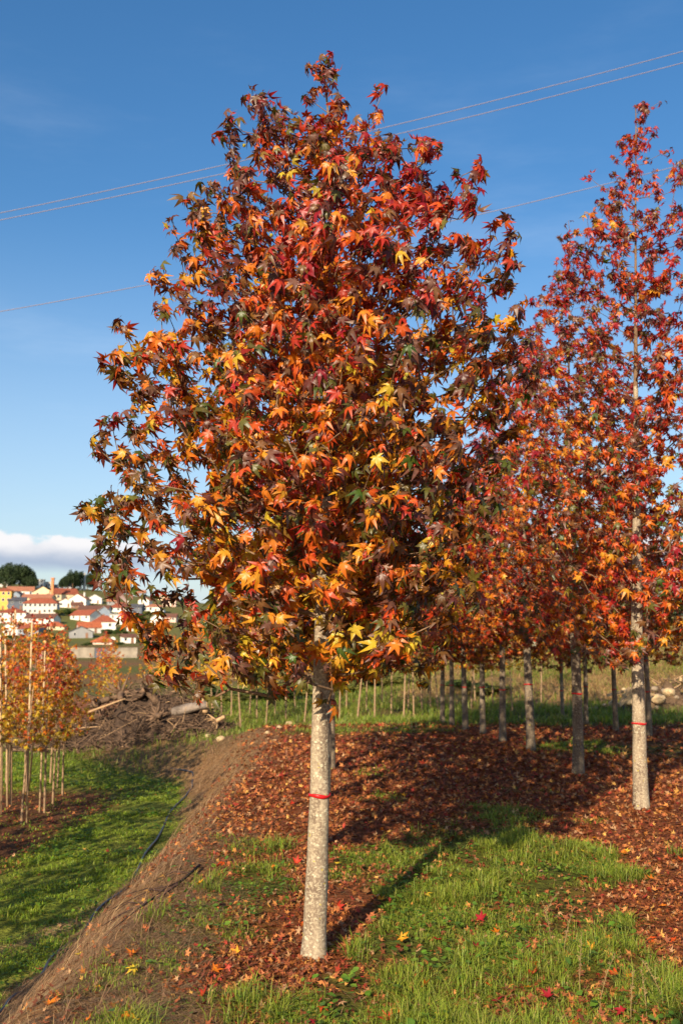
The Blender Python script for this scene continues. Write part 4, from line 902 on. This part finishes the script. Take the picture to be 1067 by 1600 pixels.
# ------------------------------------------------------------------ heap of uprooted roots and brushwood, logs, stumps
M['root'] = plain('dead_root', rgba((112, 88, 68)), .9, .4, 6.0, .5)
M['root_pale'] = plain('pale_root', rgba((186, 150, 110)), .9, .3, 6.0, .5)
M['log'] = plain('grey_log', rgba((124, 110, 98)), .85, .5, 4.0, 1.0)
M['cut'] = plain('cut_wood', rgba((196, 158, 110)), .8, .25, 9.0, .2)
def sticks(name, n, P0, spread, hfun, R, lmin, lmax, r0, mate):
    mb_v, mb_f = [], []; off = 0
    for i in range(n):
        x, y = R.uniform(-1, 1) * spread[0], R.uniform(-1, 1) * spread[1]; hz = hfun(x, y)
        if hz <= .02: continue
        z = hz * R.uniform(.55, 1.06); gz = H1(P0[0] + x, P0[1] + y) - P0[2]
        d = R.normal(0, 1, 3); d[2] *= .45; d /= np.linalg.norm(d); L = R.uniform(lmin, lmax); b_ = R.normal(0, .18, 3) * L
        pts = [np.array([x, y, gz + z]) + d * L * f + b_ * math.sin(math.pi * f) for f in (-.5, -.15, .2, .5)]
        rr = R.uniform(.4, 1.3) * r0; V, Q = tube(pts, [rr, rr * .9, rr * .65, rr * .25], 4, False)
        mb_v.append(V); mb_f.append(np.array(Q) + off); off += len(V)
    return mesh_np(name, np.vstack(mb_v), np.vstack(mb_f), M[mate])
Rb = np.random.default_rng(77)
P0 = on_ground(225, 1158); P0 = np.array([P0[0], max(P0[1], 27.5) + 1.2, 0]); P0[2] = H1(P0[0], P0[1])
def heap_h(x, y): return max(0, 1.5 * math.exp(-((x + .1) / 1.15) ** 2 - (y / 1.1) ** 2) + .75 * math.exp(-((x + 2.2) / 1.6) ** 2 - (y / 1.0) ** 2) + .8 * math.exp(-((x - 1.3) / .8) ** 2 - (y / .9) ** 2) - .08)
hp = thing('brush_heap', 'dark heap of uprooted roots and brushwood on the lower ground', 'brush heap', P0)
V = []; n_ = 40
for j in range(n_):
    for i in range(n_):
        x, y = -4.2 + 7.0 * i / (n_ - 1), -2.2 + 4.4 * j / (n_ - 1)
        V.append((x, y, H1(P0[0] + x, P0[1] + y) - P0[2] + heap_h(x, y) * (.72 + .5 * float(fbm(np.array([x * 2.5]), np.array([y * 2.5]), 3)[0])) - .06))
ii = np.arange(n_ * n_).reshape(n_, n_); Q = np.stack([ii[:-1, :-1], ii[:-1, 1:], ii[1:, 1:], ii[1:, :-1]], -1).reshape(-1, 4)
M['soil'] = plain('dark_soil', rgba((70, 54, 42)), .95, .4, 5.0, .8)
obj('soil_core', mesh_np('soil_core', np.array(V), Q, M['soil'], None, True), hp)
o = obj('brushwood', sticks('brushwood', 2600, P0, (4.0, 1.9), heap_h, Rb, .25, .95, .014, 'root'), hp); o['kind'] = 'stuff'
o = obj('pale_brushwood', sticks('pale_brushwood', 160, P0, (3.4, 1.7), heap_h, Rb, .3, 1.2, .013, 'root_pale'), hp); o['kind'] = 'stuff'
def stump(px, py, Y, sc, mate, label, rot, seed):
    R = np.random.default_rng(seed); p = on_plane(px, py, Y)
    t = thing('uprooted_stump', label, 'stump', p, 0); t.rotation_euler = rot
    a_ = np.linspace(0, 1, 6); obj('butt', MB().tube([(0, 0, sc * (.75 * f - .1)) for f in a_], [sc * r for r in (.17, .15, .12, .11, .12, .10)], 10).mesh('butt', M[mate], True), t)
    for j in range(16):
        q = j * 2 * math.pi / 16 + R.normal(0, .2); d = np.array([math.cos(q), math.sin(q), 0]); L = sc * R.uniform(.45, .8)
        pts = [d * .12 * sc + (0, 0, .05 * sc), d * L * .45 + R.normal(0, .05, 3) * sc, d * L * .8 + np.array([0, 0, -R.uniform(0, .3) * sc]), d * L + np.array([0, 0, -R.uniform(0, .4) * sc])]
        obj('root', MB().tube(pts, [.07 * sc, .045 * sc, .028 * sc, .008 * sc], 6).mesh('root', M[mate], True), t)
Yh = P0[1]
stump(190, 1083, Yh - .2, .75, 'root', 'dark stump with spreading roots on top of the brush heap', (1.9, .4, .3), 1)
stump(228, 1078, Yh - .4, .85, 'root', 'upturned dark root plate at the crest of the brush heap', (2.5, -.5, 1.0), 2)
stump(150, 1100, Yh - .6, .7, 'root', 'small dark stump half buried in the left shoulder of the heap', (1.2, .6, 2.0), 3)
stump(245, 1118, Yh - 1.0, .6, 'root', 'broken dark stump low on the slope of the brush heap', (1.5, -.9, .4), 4)
stump(60, 1140, Yh - .3, .8, 'root', 'dark stump behind the young tree trunks', (1.3, .2, 1.4), 5)
stump(318, 1112, Yh - .2, .75, 'root_pale', 'pale sunlit root plate beside the grey log', (1.4, .3, .2), 6)
stump(336, 1128, Yh - .6, .5, 'root_pale', 'small pale stump at the end of the heap', (1.0, .5, 1.1), 7)
pl = on_plane(287, 1110, Yh - .6)
t = thing('grey_log', 'short thick grey log with dark underside lying beside the brush heap', 'log', pl)
obj('log_body', MB().tube([(-.75, .15, -.22), (-.5, .12, -.12), (-.2, .06, -.02), (.1, 0, .05), (.4, -.05, .12), (.7, -.11, .17)], [.09, .14, .13, .15, .12, .11], 9).mesh('log_body', M['log'], True), t)
obj('cut_end', MB().tube([(.70, -.11, .171), (.715, -.113, .174)], [.105, .095], 14).mesh('cut_end', M['cut']), t)
t = obj('bare_pole', MB().tube([(-.55, 0, -.18), (0, .02, .02), (.5, 0, .2)], [.03, .028, .022], 6).mesh('bare_pole', M['root_pale'], True), None, on_plane(168, 1103, Yh - 1.2))
tag(t, 'pale straight pole sticking out of the dark brush heap', 'pole')

# ------------------------------------------------------------------ rubble on the right bank
M['stone'] = plain('sandstone', rgba((196, 160, 112)), .9, .25, 5.0, .7, col2=rgba((214, 190, 150)))
M['greystone'] = plain('grey_stone', rgba((150, 132, 110)), .9, .25, 5.0, .7)
M['plank'] = plain('weathered_plank', rgba((178, 148, 108)), .85, .25, 4.0, .3)
def stone_me(R, mate):
    V = []
    sub = [(a_ + b_) for a_ in ICO_V for b_ in ICO_V if .9 < np.linalg.norm(a_ - b_) < 1.1]
    P = np.array([*ICO_V, *sub]); P /= np.linalg.norm(P, axis=1)[:, None]; P = np.unique(np.round(P, 5), axis=0)
    import bmesh
    bm = bmesh.new()
    for v in P * (1 + R.normal(0, .09, len(P)))[:, None]: bm.verts.new(v * np.array([1, .8, .68]))
    bmesh.ops.convex_hull(bm, input=bm.verts); bmesh.ops.subdivide_edges(bm, edges=bm.edges, cuts=1, smooth=.5, use_grid_fill=True)
    for v in bm.verts: v.co *= 1 + R.normal(0, .02)
    me = bpy.data.meshes.new('boulder'); bm.to_mesh(me); bm.free(); me.materials.append(M[mate])
    for pg in me.polygons: pg.use_smooth = True
    return me
Rs = np.random.default_rng(5)
YR = on_ground(985, 1108, 20)[1]; CR = on_plane(1010, 1108, YR + .4); CR[2] = H1(CR[0], CR[1])
M['soil'] = plain('dark_soil', rgba((104, 82, 60)), .95, .4, 5.0, .8)
rub_h = lambda x, y: max(0, (.62 + .25 * math.exp(-((x - .9) / .7) ** 2)) * math.exp(-((x - .35) / 1.35) ** 2 - (y / .8) ** 2) - .05)
rt = thing('earth_mound', 'low brown earth mound carrying boulders and boards by the hillside', 'mound', CR); V = []
for b_ in range(26):
    for a_ in range(40):
        x, y = -2.4 + 5.6 * a_ / 39, -1.6 + 3.2 * b_ / 25
        V.append((x, y, H1(CR[0] + x, CR[1] + y) - CR[2] + rub_h(x, y) * (.85 + .6 * float(fbm(np.array([x * 3]), np.array([y * 3]), 8)[0])) - .05))
ii = np.arange(26 * 40).reshape(26, 40); Q = np.stack([ii[:-1, :-1], ii[:-1, 1:], ii[1:, 1:], ii[1:, :-1]], -1).reshape(-1, 4)
obj('earth', mesh_np('earth', np.array(V), Q, M['soil'], None, True), rt)
SM = [stone_me(Rs, 'stone') for _ in range(4)] + [stone_me(Rs, 'greystone') for _ in range(3)]
for i, (px, py, wpx, j, lb) in enumerate([(980, 1101, 24, 0, 'large rounded buff boulder at the foot of the rubble heap'), (992, 1104, 14, 1, None), (1028, 1098, 22, 2, 'broad buff boulder below the brush on the rubble heap'), (1045, 1087, 21, 3, 'round buff boulder resting high on the rubble heap'), (1026, 1108, 9, 0, None),
        (1022, 1079, 11, 5, None), (944, 1104, 8, 1, None), (956, 1101, 7, 2, None), (931, 1108, 8, 4, None), (1056, 1092, 9, 6, None), (992, 1092, 9, 5, None), (1036, 1082, 10, 4, None), (922, 1109, 7, 5, None), (974, 1079, 8, 3, None), (1014, 1090, 9, 6, None)]):
    p = on_plane(px, py, YR - .75 + .035 * (1108 - py)); k = ppm(p); r_ = wpx / k / 2
    o = obj('boulder', SM[j], None, p + np.array([0, 0, r_ * .5]), (0, 0, i * 1.3)); o.scale = (r_, r_, r_)
    tag(o, lb or 'small stone in the rubble heap by the hillside', 'boulder', None if lb else 'small stones of the rubble heap')
plank_me = MB().box(-.5, .5, -.5, .5, -.5, .5).mesh('plank', M['plank'])
for i, (x1, y1, x2, y2, wp, lb) in enumerate([(966, 1104, 998, 1075, 6, 'long thick plank leaning up the rubble heap'), (972, 1090, 987, 1077, 4, None), (948, 1089, 972, 1083, 4, None), (1062, 1064, 1070, 1074, 6, None), (950, 1103, 962, 1092, 4, None), (975, 1084, 982, 1077, 3, None), (1000, 1085, 1020, 1088, 4, None)]):
    Yq = YR - .85; a_ = on_plane(x1, y1, Yq); b_ = on_plane(x2, y2, Yq + .45); k = ppm(a_); d = Vector(b_ - a_); c_ = (a_ + b_) / 2 + np.array([0, -.05, .05])
    o = obj('plank', plank_me, None, c_); o.rotation_euler = d.to_track_quat('X', 'Z').to_euler(); o.scale = (d.length * 1.05, wp / k * .6, wp / k)
    tag(o, lb or 'short weathered board lying in the rubble heap', 'plank', None if lb else 'short boards of the rubble heap')
PR = CR + np.array([.9, .3, 0]); PR[2] = H1(PR[0], PR[1])
rh_ = lambda x, y: max(0, .98 * math.exp(-(x / .95) ** 2 - (y / .8) ** 2) - .05)
hp2 = thing('brush_heap', 'greyish heap of dry sticks on the rubble by the hillside', 'brush heap', PR)
o = obj('brushwood', sticks('brushwood', 700, PR, (1.8, 1.3), rh_, Rb, .3, .9, .014, 'root'), hp2); o['kind'] = 'stuff'
o = obj('pale_brushwood', sticks('pale_brushwood', 160, PR, (1.8, 1.3), rh_, Rb, .3, 1.0, .014, 'root_pale'), hp2); o['kind'] = 'stuff'
for i, (px, py, wpx) in enumerate([(345, 1157, 14), (325, 1152, 11), (288, 1149, 9), (452, 1133, 12), (436, 1138, 9), (418, 1146, 8)]):
    p = on_ground(px, py); k = ppm(p); r_ = wpx / k / 2
    o = obj('boulder', SM[i % 4], None, p + np.array([0, 0, r_ * .3]), (0, 0, i * 2.1)); o.scale = (r_, r_, r_)
    tag(o, 'buff stone half sunk in the earth at the top of the bank', 'boulder', 'stones at the top of the bank')

# ------------------------------------------------------------------ hose, fallen branch, stalks, cables
M['hose'] = plain('black_hose', rgba((38, 42, 50)), .35, .2, 6.0, spec=.5)
hp_ = [on_ground(px, py) for px, py in ((-25, 1606), (12, 1572), (40, 1545), (78, 1508), (110, 1470), (150, 1432), (190, 1392), (222, 1352), (243, 1312), (268, 1270), (298, 1232), (304, 1218), (299, 1209), (284, 1203), (262, 1200))]
pts = []
for a_, b_ in zip(hp_[:-1], hp_[1:]):
    for f in np.linspace(0, 1, 7)[:-1]:
        q = a_ + (b_ - a_) * f; q[2] = H1(q[0], q[1]) + .006 + .018 * math.sin(len(pts) * .45); q[0] += .03 * math.sin(len(pts) * .55); pts.append(q)
tag(obj('irrigation_hose', MB().tube(pts, .017, 8).mesh('irrigation_hose', M['hose'], True)), 'black irrigation hose snaking along the foot of the bank', 'hose')
M['deadtwig'] = plain('dead_twig', rgba((70, 50, 42)), .85, .3, 20.0, .4)
fb = [on_ground(px, py) for px, py in ((312, 1358), (290, 1380), (255, 1404), (222, 1418), (190, 1436), (160, 1455))]
t = thing('fallen_branch', 'dark fallen branch with thin twigs lying on the dry bank', 'branch', fb[0])
def lift(P, h_=.03): return [np.array([q[0], q[1], H1(q[0], q[1]) + h_ + .012 * math.sin(i * 1.7)]) - fb[0] for i, q in enumerate(P)]
obj('stem', MB().tube(lift(fb), [.012, .011, .010, .008, .006, .003], 6).mesh('stem', M['deadtwig'], True), t)
for tw in (((278, 1390), (240, 1398), (205, 1412), (170, 1428)), ((262, 1400), (228, 1398), (195, 1405)), ((240, 1411), (215, 1432), (188, 1450), (165, 1468)), ((300, 1370), (270, 1372), (240, 1384)), ((222, 1418), (200, 1420), (178, 1432)), ((288, 1382), (265, 1394), (232, 1415), (212, 1440))):
    P = [on_ground(*q) for q in tw]; obj('twig', MB().tube(lift(P, .035), np.linspace(.007, .002, len(P)), 5).mesh('twig', M['deadtwig'], True), t)
M['stalk'] = plain('dry_stalk', rgba((140, 116, 76)), .8, .3, 30.0)
for i, (px, py, h_) in enumerate([(905, 1560, .34), (880, 1500, .30), (860, 1470, .26), (935, 1590, .30), (1010, 1590, .26), (1035, 1570, .24), (985, 1600, .28), (850, 1440, .22)]):
    p = on_ground(px, py); lx_, ly_ = random.uniform(-.12, .12), random.uniform(-.1, .1); t = thing('seed_stalk', 'thin dry seeding weed stalk standing in the green grass', 'weed', p, 0, 'dry weed stalks in the grass')
    c_ = [(lx_ * f * f, ly_ * f * f, h_ * f - .02) for f in (0, .35, .7, 1)]
    obj('stem', MB().tube(c_, [.0022, .002, .0016, .001], 4).mesh('stem', M['stalk']), t)
    mb = MB()
    for j in range(26):
        f = random.uniform(.45, 1.0); q = np.array([lx_ * f * f, ly_ * f * f, h_ * f - .02]); d = np.array([random.gauss(0, 1), random.gauss(0, 1), .8]); d = d / np.linalg.norm(d) * random.uniform(.008, .022) * (1.4 - f * .6)
        mb.tube([q, q + d], [.0011, .0028], 3)
    o = obj('seed_head', mb.mesh('seed_head', M['stalk']), t); o['kind'] = 'stuff'
M['cable'] = plain('cable', rgba((132, 124, 134)), .7, .0, .1, spec=.1)
for i, (xa, ya, xb, yb, lb) in enumerate([(1067, 80, 0, 333, 'upper overhead cable of the close pair crossing the sky'), (1067, 98, 0, 344, 'lower overhead cable of the close pair crossing the sky'), (965, 283, 0, 487, 'single overhead cable below the close pair')]):
    A_, B_ = on_plane(xa, ya, 34), on_plane(xb, yb, 34); d = B_ - A_; P = []
    for f in np.linspace(-.8, 1.8, 41): q = A_ + d * f; q[2] += .22 * (2 * f - 1) ** 2 - .22; P.append(q)
    tag(obj('power_cable', MB().tube(P, .0145, 8).mesh('power_cable', M['cable'], True)), lb, 'cable', 'overhead cables')
